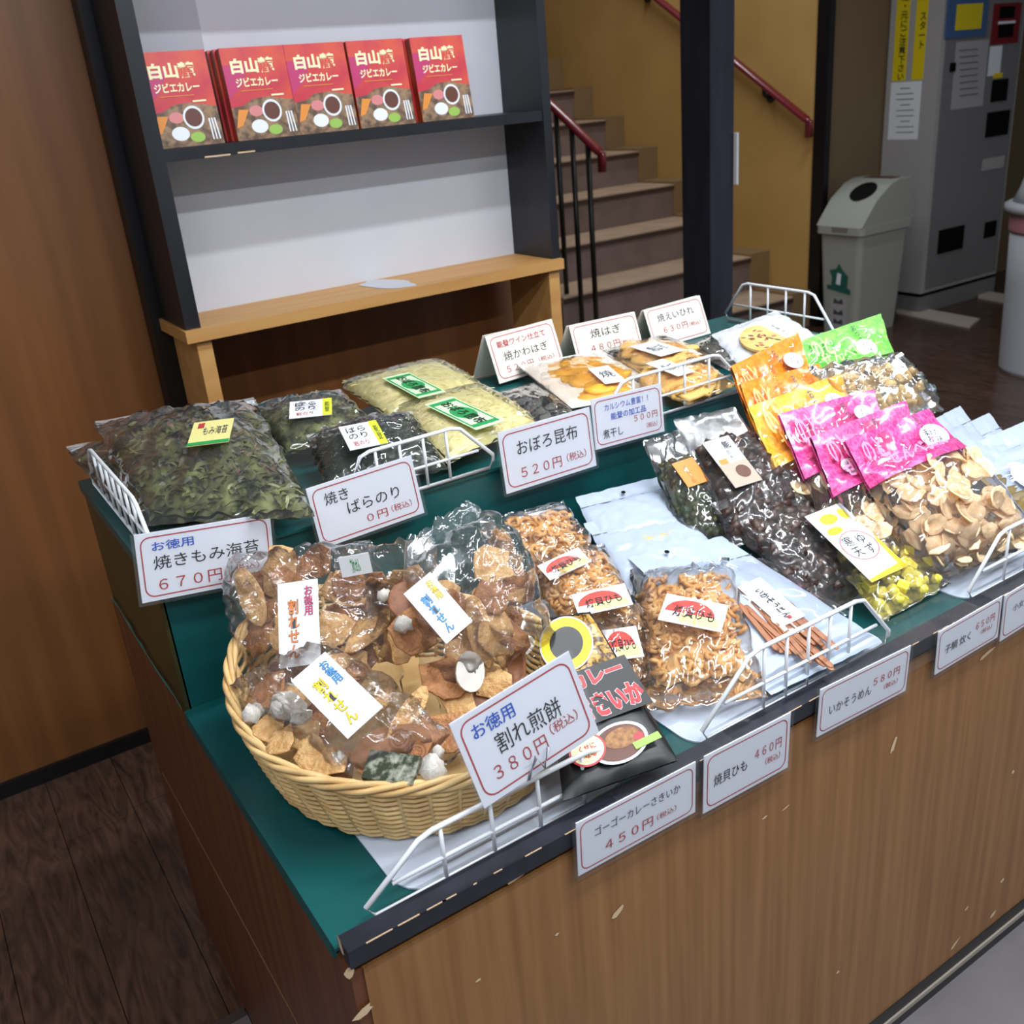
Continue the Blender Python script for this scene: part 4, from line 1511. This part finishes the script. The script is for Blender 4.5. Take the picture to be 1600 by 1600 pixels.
A4 = Bag('cracker_bag', 'clear bag of broken rice crackers with a pink and orange label', 'snack bag', *Q((356, 872, .885), (590, 842, .890), (636, 1085, .765), (376, 1066, .765)), .066, G_CRK, seed=42, wr=.013, vtop=.96, neck=.10, edge=.25)
for px, py, ms, sz, d, sp, tl in ((395, 935, CR_L, .034, .030, 2.0, .2), (405, 1000, CR_B, .036, .026, .5, .3), (440, 880, CR_T, .03, .03, .3, .3), (545, 920, CR_T, .032, .034, 1.0, .3), (520, 985, CR_T, .030, .036, 2.2, .3), (575, 990, CR_L, .03, .030, .9, .3),
                                  (500, 880, CR_B, .028, .026, .7, .3), (550, 1040, CR_T, .030, .03, .2, .3), (470, 1040, CR_B, .032, .024, 1.7, .2), (545, 915, ROUND, .024, .045, 0, .5), (600, 930, PUFF, .010, .04, 0, .4), (620, 1010, CR_T, .028, .03, .4, .2)):
    A4.place('cracker', A4.rng.choice(ms), A4.on(px, py, d), sz * .82, sp, tl)
A4.scatter('cracker', CR_T + CR_B, 18, .15, .88, .05, .8, .022, .05, .6)
A4.film(nu=56, nv=56)
cracker_label(A4, ((424, 915), (487, 906), (511, 1034), (447, 1043)), .084, M_TXP, M_TXO)

C4 = Bag('cracker_bag', 'clear bag of broken rice crackers with a yellow and blue label, at the right', 'snack bag', *Q((592, 872, .915), (768, 758, .945), (862, 1012, .795), (690, 1116, .762)), .066, G_CRK, seed=43, wr=.013, vtop=.86, neck=.45, edge=.25)
for px, py, ms, sz, d, sp, tl in ((650, 990, CR_B, .036, .025, .3, .2), (700, 960, ROUND, .034, .030, 0, .5), (745, 985, CR_L, .034, .034, 1.3, .4), (770, 960, CR_L, .030, .034, 1.5, .4), (800, 1010, CR_B, .030, .028, .8, .3), (690, 1065, CR_B, .032, .030, 2.0, .3), (740, 1090, CR_D, .034, .026, .2, .2),
                                  (770, 1070, CR_T, .026, .034, 1.2, .3), (640, 940, CR_D, .03, .02, 1.0, .2), (715, 1100, CR_T, .024, .034, .4, .3), (805, 1050, CR_D, .03, .025, .7, .2), (720, 1010, CR_T, .03, .018, .7, .2), (630, 975, PUFF, .012, .035, 0, .4)):
    C4.place('cracker', C4.rng.choice(ms), C4.on(px, py, d), sz * .82, sp, tl)
C4.scatter('cracker', CR_B + CR_T, 16, .15, .85, .06, .62, .023, .05, .6)
o, w, h = C4.sheet('white_disc_cracker', ((712, 1020), (755, 1015), (758, 1080), (712, 1084)), .052, M_PUFF, lambda w, h: [(a * (1 + .08 * math.sin(7 * k)), b) for k, (a, b) in enumerate(ellipse(0, 0, w / 2, h / 2, 18))], thick=.004)
C4.film(nu=56, nv=56)
cracker_label(C4, ((648, 917), (692, 886), (718, 979), (680, 1018)), .084, M_YEL, M_TXB)

B4 = Bag('cracker_bag', 'clear bag of broken rice crackers with a blue and yellow label, front of the basket', 'snack bag', *Q((356, 1088, .795), (520, 1008, .825), (735, 1175, .775), (560, 1256, .745)), .056, G_CRK, seed=44, wr=.012, vtop=.97, edge=.25)
for px, py, ms, sz, d, sp, tl in ((395, 1115, PUFF, .013, .030, 0, .5), (450, 1105, PUFF, .019, .032, 1, .5), (470, 1120, PUFF, .012, .034, 2, .5), (420, 1080, CR_B, .026, .022, .4, .2), (440, 1160, CR_T, .020, .036, .6, .3), (475, 1150, CR_T, .022, .032, 1.6, .3), (485, 1178, CR_T, .021, .040, 2.4, .4), (515, 1190, CR_T, .022, .036, .2, .3),
                                  (420, 1140, CR_T, .02, .026, .2, .3), (640, 1115, CR_L, .024, .030, .5, .2), (525, 1205, CR_B, .026, .014, .2, .1), (678, 1200, PUFF, .015, .030, 0, .4), (690, 1150, CR_B, .028, .018, 2, .2), (530, 1185, PUFF, .008, .034, 0, .4), (685, 1175, PUFF, .007, .034, 0, .4)):
    B4.place('cracker' if ms is not PUFF else 'puff_cracker', B4.rng.choice(ms), B4.on(px, py, d), sz * .9, sp, tl)
B4.scatter('cracker', CR_T + CR_B, 12, .12, .88, .45, .9, .019, .05, .5)
# big embossed cracker and the nori-wrapped one
o, w, h = B4.sheet('embossed_cracker', ((560, 1150), (655, 1120), (698, 1204), (535, 1232)), .031, M_CRKB, lambda w, h: rag_outline(5, 14, .12, w * .52, h * .52), thick=.005)
for cx, cy, r_ in ((.12, .18, .20), (.3, -.12, .18)):
    for f in (1.0, .62, .3):
        R0 = r_ * h * f
        ring2d(ellipse(cx * w, cy * h, R0, R0, 20), ellipse(cx * w, cy * h, R0 * .82, R0 * .82, 20), .0029).build('embossed_ring', M_CRKD, o, local=True)
    for k in range(8):
        a = k * PI / 4
        rr_ = r_ * h
        poly2d([(cx * w + rr_ * .3 * math.cos(a - .1), cy * h + rr_ * .3 * math.sin(a - .1)), (cx * w + rr_ * .62 * math.cos(a - .05), cy * h + rr_ * .62 * math.sin(a - .05)), (cx * w + rr_ * .62 * math.cos(a + .05), cy * h + rr_ * .62 * math.sin(a + .05)), (cx * w + rr_ * .3 * math.cos(a + .1), cy * h + rr_ * .3 * math.sin(a + .1))], .0029).build('embossed_spoke', M_CRKD, o, local=True)
B4.sheet('nori_cracker', ((580, 1170), (656, 1186), (648, 1226), (566, 1220)), .036, M_NORI, thick=.006)
B4.film(nu=56, nv=56)
cracker_label(B4, ((455, 1063), (510, 1018), (597, 1105), (543, 1156)), .074, M_TXB, M_YEL)

# ================================================================ BLACK CURRY SQUID PACK
M_PKB = mat('pack_black', (14, 13, 14), 0.36)
M_PKN = mat('pack_noodle', (70, 42, 16), 0.25, (206, 158, 70), (1, 1, 1), 90.0, .42, .62, distort=2.0)
G_PK = None
B = Bag('squid_snack_pack', 'black printed curry squid snack pack with red lettering', 'food pack', *Q((846, 968, .815), (922, 956, .815), (1060, 1188, .730), (880, 1252, .725)), .012, seed=50, wr=.002, edge=.3, vtop=.98, vbot=.02)
B.patch('front_print', M_PKB, 0, 1, 0, 1, 1.0, .001, 20, 30, .002, back=True)
B.patch('noodle_print', M_PKN, .06, .94, .60, .975, 1.0, .0016, 16, 16, .002)
B.patch('noodle_print', M_PKN, .35, .96, .32, .62, 1.0, .0018, 14, 14, .002)
B.patch('noodle_print', M_PKN, .04, .40, .22, .36, 1.0, .0018, 10, 10, .002)


def pk(name, q4, d, m, shape=None, th=.0006):
    return B.sheet(name, q4, d, m, shape, None, th)


def pk_ell(name, cx, cy, a, b_, d, m, n=28):
    c = B.on(cx, cy, d)
    ax_ = (B.on(cx + a, cy - a * .35, d) - c)
    ay_ = (B.on(cx - b_ * .3, cy - b_, d) - c)
    mb = MB()
    mb.add([c + ax_ * math.cos(2 * PI * k / n) + ay_ * math.sin(2 * PI * k / n) for k in range(n)], [tuple(range(n))])
    return mb.build(name, m, B.t)


pk_ell('emblem_disc', 885, 1005, 40, 40, .0150, M_PAPER)
pk_ell('emblem_ring', 885, 1005, 38, 38, .0154, M_YEL)
pk_ell('emblem_centre', 885, 1005, 25, 25, .0158, M_PKB)
pk_ell('noodle_bowl', 968, 1160, 44, 30, .0150, M_PAPER)
pk_ell('noodle_bowl', 968, 1160, 39, 26, .0154, M_CURRY)
pk_ell('noodle_heap', 972, 1152, 27, 15, .0158, mat('print_noodle', (176, 120, 54), .4, (120, 70, 30), (1, 1, 1), 160.0))
pk_ell('garnish', 998, 1150, 8, 7, .0162, M_RED)
pk_ell('stamp', 918, 1172, 28, 24, .0160, M_BOXR)
pk_ell('stamp', 918, 1172, 25, 21, .0163, M_CREAM)
o, w, h = pk('green_tag', ((990, 1160), (1030, 1142), (1032, 1152), (992, 1172)), .0162, M_LGRN)
o, w, h = pk('title_panel', ((880, 1058), (985, 1020), (1010, 1100), (900, 1140)), .0150, M_PKB)
lettering(o, 'カレー', -.02 * w, .30 * h, .8 * w, .34 * h, M_RED, .0008, bold=.06, outline=M_PAPER)
lettering(o, 'さきいか', .0 * w, -.22 * h, .95 * w, .46 * h, mat('print_bright_red', (214, 30, 40), .4), .0008, bold=.06, outline=M_PAPER)
o2, w, h = pk('stamp_panel', ((900, 1166), (936, 1150), (940, 1182), (904, 1196)), .0166, M_CREAM, lambda w, h: ellipse(0, 0, w * .5, h * .5, 18))
lettering(o2, 'くせに\nなる', 0, 0, .7 * w, .7 * h, M_BOXR, .0006, bold=.03)

# ================================================================ DRIED SCALLOP BAGS
M_SCAL = mat('scallop_tan', (212, 152, 78), 0.45, (236, 192, 128), (1, 1, 1), 70.0, .35, .7)
G_SC = 'dried scallop frill bags'


def scallop_bag(label, q4, lq, seed, th=.03, v=(.16, .86), u=(.12, .9), n=130):
    B = Bag('scallop_bag', label, 'snack bag', *Q(*q4), th, G_SC, seed=seed, wr=.009)
    B.fill('dried_scallop', M_SCAL, u[0], u[1], v[0], v[1], .5, .010, 13, extra=curls(n, .008, .0030), rag=.06)
    B.film()
    o, w, h = B.sheet('label', lq, th + .005, M_PAPER)
    pts = [(-.42 * w, -.1 * h)] + [(-.05 * w + .40 * w * math.cos(a), -.1 * h + .5 * h * math.sin(a)) for a in [PI - k * PI / 10 for k in range(11)]] + [(.42 * w, -.1 * h)]
    poly2d([(x, min(y, .42 * h)) for x, y in pts], .0006).build('red_arch', mat('print_coral', (222, 72, 60), .45), o, local=True)
    poly2d([(-.2 * w, -.44 * h), (.44 * w, -.44 * h), (.44 * w, -.1 * h), (-.2 * w, -.1 * h)], .0006).build('yellow_field', mat('print_paleyellow', (240, 226, 150), .45), o, local=True)
    lettering(o, '焼貝ひも', .02 * w, -.06 * h, .66 * w, .40 * h, M_BLK, .0010, bold=.015)
    return B


scallop_bag('clear bag of dried scallop frills, furthest back by the white header bags', ((745, 815, .83), (880, 782, .83), (960, 905, .775), (815, 940, .77)), ((841, 886), (904, 853), (923, 880), (858, 906)), 61)
scallop_bag('clear bag of dried scallop frills in the middle of the pile', ((800, 870, .80), (945, 850, .80), (1010, 985, .755), (880, 1010, .745)), ((894, 931), (975, 910), (990, 946), (903, 962)), 62)
scallop_bag('clear bag of dried scallop frills tucked behind the black pack', ((870, 960, .745), (990, 930, .750), (1040, 1085, .712), (960, 1100, .706)), ((938, 985), (998, 978), (1002, 1026), (952, 1034)), 63, .026, n=70)

# ---------------------------------------------------------------- white header pouches
G_WH = 'white header pouches'


def hole(B, px, py, d, r_=.0035):
    c = B.on(px, py, d)
    MB().add([c + (B.ux * math.cos(k * PI / 6) + B.vy * math.sin(k * PI / 6)) * r_ for k in range(12)], [tuple(range(12))]).build('hang_hole', M_DARK, B.t)


M_POUCH = mat('pouch_white', (176, 188, 206), 0.3)
M_SQUID = mat('squid_brown', (150, 92, 60), 0.4, (182, 124, 88), (30, 1.5, 1), 20.0)


def white_pouch(label, q4, hp, seed, win=None, th=.012):
    B = Bag('white_pouch', label, 'food pouch', *Q(*q4), th, G_WH, seed=seed, wr=.003, vtop=.80)
    B.film(M_POUCH, name='pouch')
    mb = MB()
    mb.tube([B.pt(u / 10, .80, 1, .0025) for u in range(11)], .0007, 4).build('fold_line', M_GRY, B.t)
    if hp:
        hole(B, hp[0], hp[1], .0062)
    return B


w1 = white_pouch('white header pouch, furthest back of the three before the riser', ((899, 777, .815), (1040, 742, .815), (1110, 850, .775), (945, 880, .77)), (974, 769), 71)
w2 = white_pouch('white header pouch, middle one of the three', ((912, 818, .80), (1058, 790, .80), (1150, 890, .762), (985, 930, .755)), (982, 820), 72)
w2.fill('shrimp_crumbs', M_FISHT, .35, .75, .50, .60, 1.2, .003, 30, 20, 12)
w3 = white_pouch('white header pouch of squid strips, front one of the three', ((982, 872, .785), (1128, 838, .785), (1378, 1002, .712), (1205, 1086, .712)), (1042, 862), 73)
# window with brown squid strips
strip = mesh_from(slab([(1, .05), (.9, .09), (-.9, .09), (-1, .05), (-1, -.05), (-.9, -.09), (.9, -.09), (1, -.05)], .05, .03, 0), 'squid_strip', M_SQUID)
for k in range(22):
    px_, py_ = 1172 + (k % 11) * 8.5, 950 + (k % 11) * 3.2 + (k // 11) * 30
    w3.place('squid_strip', strip, w3.on(px_ + 12, py_, .0135 + .0012 * (k % 3)), (.042, .042, .03), PI / 2 + RND.uniform(-.15, .15), .06)
o, w, h = w3.sheet('label', ((1152, 916), (1190, 902), (1256, 962), (1222, 981)), .0185, M_PAPER)
lettering(o, 'いかそうめん', -.0 * w, -.05 * h, .70 * h, .34 * w, M_BLK, .0008, bold=.03, rot=-PI / 2)
lettering(o, '■', .0 * w, -.40 * h, .16 * w, .07 * h, M_RED, .0008)
w3.patch('window_film', FILM, .40, .99, .18, .72, 1.06, .010, 20, 20, .004)

scallop_bag('clear bag of dried scallop frills lying in front on the white liner', ((985, 890, .775), (1140, 872, .775), (1200, 1090, .715), (1010, 1112, .712)), ((1036, 925), (1131, 947), (1134, 987), (1034, 971)), 64, .034, (.14, .86), (.1, .9), 200)

# ================================================================ DARK POUCHES
M_KOMB = mat('kombu_dark', (44, 28, 24), 0.35, (82, 60, 50), (1, 1, 1), 50.0)
M_MIX = mat('kombu_mixed', (86, 66, 40), 0.35, (58, 84, 40), (1, 1, 1), 30.0)
G_DK = 'clear pouches of dark simmered kelp'
B = Bag('kelp_pouch', 'clear pouch of brown and green pickles at the riser', 'food pouch', *Q((1003, 690, .875), (1072, 668, .875), (1165, 850, .765), (1075, 868, .76)), .026, G_DK, seed=81, wr=.005)
B.fill('pickles', M_MIX, .08, .92, .08, .72, .7, .007, 16, extra=chunks(90, .014))
B.film()
B.sheet('label', ((1050, 722), (1090, 715), (1100, 750), (1075, 765)), .03, M_ORG)
B = Bag('kelp_pouch', 'clear pouch of dark kelp with a tall photo label', 'food pouch', *Q((1052, 656, .895), (1148, 636, .895), (1262, 812, .785), (1145, 858, .775)), .028, G_DK, seed=82, wr=.005, vtop=.86)
B.fill('dark_kelp', M_KOMB, .08, .92, .08, .70, .7, .007, 16, extra=chunks(70, .020))
B.film(FILM_SOFT)
o, w, h = B.sheet('label', ((1096, 692), (1141, 680), (1188, 750), (1150, 763)), .034, M_PAPER)
poly2d([(-.5 * w, -.5 * h), (.5 * w, -.5 * h), (.5 * w, -.02 * h), (-.5 * w, -.02 * h)], .0006).build('photo_print', mat('photo_beige', (190, 168, 150), .5), o, local=True)
poly2d(ellipse(.12 * w, -.24 * h, .24 * w, .13 * h), .0009).build('bowl_print', M_CURRY, o, local=True)
lettering(o, '能', .2 * w, .34 * h, .26 * w, .16 * h, M_BLK, .0008, bold=.02)
lettering(o, '昆\n布', .1 * w, .12 * h, .14 * w, .2 * h, M_GRY, .0008)
poly2d([(-.42 * w, -.02 * h), (-.12 * w, -.02 * h), (-.12 * w, .08 * h), (-.42 * w, .08 * h)], .0009).build('orange_patch', M_ORG, o, local=True)
B = Bag('kelp_pouch', 'clear rounded pouch of dark kelp left of the yellow jelly', 'food pouch', *Q((1108, 788, .82), (1232, 745, .82), (1362, 918, .715), (1278, 965, .705)), .026, G_DK, seed=83, wr=.006, vtop=.88)
B.fill('dark_kelp', M_KOMB, .08, .92, .08, .74, .7, .008, 16, extra=chunks(80, .022))
B.film(FILM_SOFT)
MB().tube([B.pt(u / 14, .90, 1, .004) for u in range(15)], .0014, 5).build('zip_strip', FILM_ZIP, B.t, True)

# ---------------------------------------------------------------- yellow citrus jelly
M_JEL = mat('jelly_yellow', (236, 214, 40), 0.15, (246, 236, 130), (1, 1, 1), 2.0, sss=.3, rnd=.08, coat=.5)
cube = MB().box(-.5, -.5, 0, .5, .5, .8)
jel = mesh_from(cube, 'jelly_cube', M_JEL, False)
jel2 = blob(3, M_JEL, 'jelly_cube', amp=.4)
B = Bag('jelly_pouch', 'clear pouch of yellow citrus jelly with a white oval label', 'food pouch', *Q((1236, 796, .80), (1308, 752, .80), (1488, 912, .712), (1378, 972, .704)), .026, None, seed=84, wr=.006, vtop=.9)
for k in range(70):
    u, v = B.rng.uniform(.10, .90), B.rng.uniform(.06, .66)
    B.place('jelly_cube', jel if k % 5 == 0 else jel2, B.pt(u, v, .1 + .6 * (k / 70)), (.014 if k % 5 == 0 else (.010, .0085, .007)), B.rng.uniform(0, 6), .5)
B.film()
o, w, h = B.sheet('label', ((1250, 812), (1309, 786), (1421, 884), (1369, 905)), .031, M_PAPER)
poly2d([(.36 * w, -.5 * h), (.5 * w, -.5 * h), (.5 * w, .0 * h), (.42 * w, -.1 * h)], .0006).build('yellow_edge', M_YEL, o, local=True)
poly2d([(-.5 * w, -.5 * h), (.5 * w, -.5 * h), (.5 * w, -.42 * h), (-.5 * w, -.46 * h)], .0006).build('yellow_edge', M_YEL, o, local=True)
for cx, cy, a, b_ in ((-.08, .36, .22, .07), (-.2, .20, .2, .05), (.32, .36, .1, .08)):
    poly2d(ellipse(cx * w, cy * h, a * w, b_ * h, 16), .0006).build('fruit_print', M_YEL, o, local=True)
ring2d(ellipse(0, -.06 * h, .42 * w, .2 * h, 28), ellipse(0, -.06 * h, .40 * w, .192 * h, 28), .0007).build('oval_line', M_RED, o, local=True)
lettering(o, '寒\n天', -.16 * w, -.05 * h, .22 * w, .28 * h, M_BLK, .0008, bold=.0)
lettering(o, 'ゆ\nず', .15 * w, -.07 * h, .22 * w, .28 * h, M_BLK, .0008, bold=.0)

# ================================================================ HEADER-CARD CRACKER BAGS
M_CHIPT = mat('chip_tan', (250, 206, 152), 0.5, (255, 230, 190), (1, 1, 1), 3.0, rnd=.08)
CHIP = [mesh_from(slab([(math.cos(2 * PI * k / 16) * (1 + .06 * math.cos(8 * 2 * PI * k / 16)), .8 * math.sin(2 * PI * k / 16)) for k in range(16)], .14, .28 * s_, .22, ruff=.08, seed=i), 'scallop_chip', M_CHIPT) for i, s_ in enumerate((1, -1, .6))]
M_PNK = mat('header_pink', (222, 64, 140), 0.25, (236, 100, 164), (60, 60, 60), 3.0, .45, .55, coat=.4)
M_ORH = mat('header_orange', (244, 128, 16), 0.25, (250, 150, 40), (60, 60, 60), 3.0, .45, .55, coat=.4)
M_ORY = mat('header_amber', (246, 176, 40), 0.25, (250, 190, 80), (60, 60, 60), 3.0, .45, .55, coat=.4)
M_GRH = mat('header_green', (112, 206, 92), 0.25, (150, 224, 100), (40, 40, 40), 3.0, .4, .6, coat=.4)
M_PALES = {M_PNK: mat('print_palepink', (240, 150, 196), .4), M_ORH: mat('print_paleorange', (250, 186, 110), .4), M_ORY: mat('print_paleamber', (252, 214, 130), .4), M_GRH: mat('print_palegreen', (190, 236, 150), .4)}
G_HD = 'cracker bags with coloured headers'


def header_bag(label, q4, hm, seed, hv, nchip, oval, strip_, th=.04, chips=None, u=(.1, .9), v=(.05, .62), oval2=None):
    B = Bag('cracker_header_bag', label, 'snack bag', *Q(*q4), th, G_HD, seed=seed, wr=.006, vtop=hv + .12, edge=.4)
    B.scatter('scallop_chip', chips or CHIP, nchip, u[0], u[1], v[0], min(v[1], hv), .017, .2, 1.0, .5)
    B.film()
    B.patch('header', hm, -.005, 1.005, hv, 1.0, 1.06, .0035, 20, 12, .0035, back=True)
    for ov in (oval, oval2):
        if ov:
            cx, cy, r_ = ov
            o, w, h = B.sheet('white_oval', ((cx - r_, cy - r_ * .8), (cx + r_, cy - r_ * 1.0), (cx + r_, cy + r_ * .8), (cx - r_, cy + r_ * 1.0)), .0145, M_PAPER, lambda w, h: ellipse(0, 0, w * .52, h * .45, 24))
            lettering(o, 'ほた\nて味', 0, 0, .5 * w, .5 * h, M_GRY, .0006)
    for body, m_, u0, u1, v0, v1, ro in (('のと', M_PALES[hm], .08, .30, hv + .42 * (1 - hv), 1 - .12 * (1 - hv), 0), ('せんべい', M_PALES[hm], .10, .60, hv + .14 * (1 - hv), hv + .40 * (1 - hv), 0), ('おつまみ', M_GRY, .62, .67, hv + .3 * (1 - hv), 1 - .1 * (1 - hv), 1)):
        if u1 < .6 and not strip_:
            continue
        TL, TR, BR, BL = [B.S(a, b) + B.n * (B.th * 1.06 * max(B.puff(u0, v0), B.puff(u1, v0)) + .0095) for a, b in ((u0, v1), (u1, v1), (u1, v0), (u0, v0))]
        M, w, h = frame4(TL, TR, BR, BL)
        for o in lettering(B.t, '\n'.join(body) if ro else body, 0, 0, w, h, m_, 0.0, bold=.02, line=.95):
            o.matrix_local = Matrix.Translation(-WL[B.t]) @ M
    return B


B = header_bag('green-topped cracker bag, furthest back at the right', ((1248, 534, 0.944), (1374, 492, 0.954), (1420, 640, 0.826), (1290, 680, 0.824)), M_GRH, 91, .56, 0, (1354, 543, 15), ((1316, 520), (1326, 516), (1338, 562), (1330, 566)), .018)
B = header_bag('orange-topped cracker bag, furthest back of the orange ones', ((1141, 574, 0.938), (1245, 521, 0.960), (1300, 690, 0.821), (1200, 740, 0.807)), M_ORH, 92, .40, 0, (1240, 563, 14), ((1204, 550), (1211, 547), (1224, 576), (1217, 580)), .018)
B = header_bag('orange-topped cracker bag, middle of the orange ones', ((1155, 600, 0.925), (1278, 570, 0.925), (1330, 730, 0.800), (1215, 775, 0.794)), M_ORH, 93, .42, 6, None, ((1240, 585), (1247, 582), (1256, 604), (1249, 608)), .018)
B = header_bag('amber-topped cracker bag in front of the orange ones', ((1168, 638, 0.906), (1312, 585, 0.917), (1365, 765, 0.783), (1240, 810, 0.780)), M_ORY, 94, .42, 8, (1303, 625, 13), ((1262, 612), (1269, 609), (1278, 634), (1271, 638)), .020)
B = header_bag('pink-topped cracker bag, furthest back of three pink ones', ((1216, 648, 0.903), (1362, 610, 0.902), (1420, 800, 0.765), (1300, 860, 0.754)), M_PNK, 95, .50, 16, (1350, 645, 14), ((1318, 632), (1326, 629), (1336, 656), (1328, 660)), .020, v=(.05, .5))
B = header_bag('pink-topped cracker bag, middle of three pink ones', ((1265, 684, 0.881), (1412, 628, 0.891), (1480, 835, 0.745), (1350, 900, 0.735)), M_PNK, 96, .55, 30, None, ((1352, 664), (1359, 661), (1370, 690), (1362, 694)), .018, oval2=(1328, 727, 13))
B = header_bag('pink-topped cracker bag in front, full of pale chips', ((1318, 690, .882), (1448, 640, .882), (1625, 848, .725), (1440, 918, .715)), M_PNK, 97, .66, 95, (1460, 681, 21), ((1402, 664), (1410, 661), (1440, 692), (1431, 697)), .048, v=(.05, .66), oval2=(1388, 728, 15))

# silver nut bag behind
M_NUT = mat('nut_tan', (214, 176, 112), 0.5, (226, 196, 140), (1, 1, 1), 3.0, rnd=.1)
NUT = [blob(k, M_NUT, 'nut', 8, 5, .3) for k in range(2)]
B = Bag('nut_bag', 'clear crinkled bag of pale nuts behind the pink headers', 'snack bag', *Q((1262, 575, 0.930), (1405, 550, 0.922), (1475, 640, 0.840), (1345, 680, 0.838)), .03, None, seed=98, wr=.012)
for k in range(36):
    B.place('nut', NUT[k % 2], B.pt(B.rng.uniform(.2, .95), B.rng.uniform(.1, .75), .2 + .5 * k / 36), (.010, .007, .006), B.rng.uniform(0, 6), .6)
B.film()

# white pouches at the right edge
w4 = white_pouch('white pouch at the right edge, furthest back of three', ((1440, 665, .80), (1500, 634, .80), (1600, 770, .74), (1500, 800, .735)), None, 74)
w5 = white_pouch('white pouch at the right edge, middle of three', ((1462, 685, .79), (1545, 645, .79), (1650, 780, .73), (1530, 815, .72)), None, 75)
w6 = white_pouch('white pouch at the right edge with a window of dark dried fish', ((1478, 712, .78), (1620, 650, .79), (1760, 790, .71), (1590, 840, .702)), None, 76)
FW = [fillet(mat('fish_olive', (92, 78, 40), .3, (150, 124, 76), (1, 1, 1), 40.0, rnd=.15), 3)]
for k in range(9):
    w6.place('dried_fish', FW[0], w6.on(1545 + (k % 5) * 14, 752 + (k % 5) * 9 + (k // 5) * 22, .016 + .001 * k), (.034, .022, .02), .3 + RND.uniform(-.2, .2), .1)
o, w, h = w6.sheet('white_oval', ((1585, 732), (1625, 720), (1630, 762), (1590, 770)), .02, M_PAPER, lambda w, h: ellipse(0, 0, w * .5, h * .5, 24))
w6.patch('window_film', FILM, .20, .98, .10, .62, 1.06, .012, 20, 20, .004)

# ---------------------------------------------------------------- clean up
bpy.data.objects.remove(_tobj)
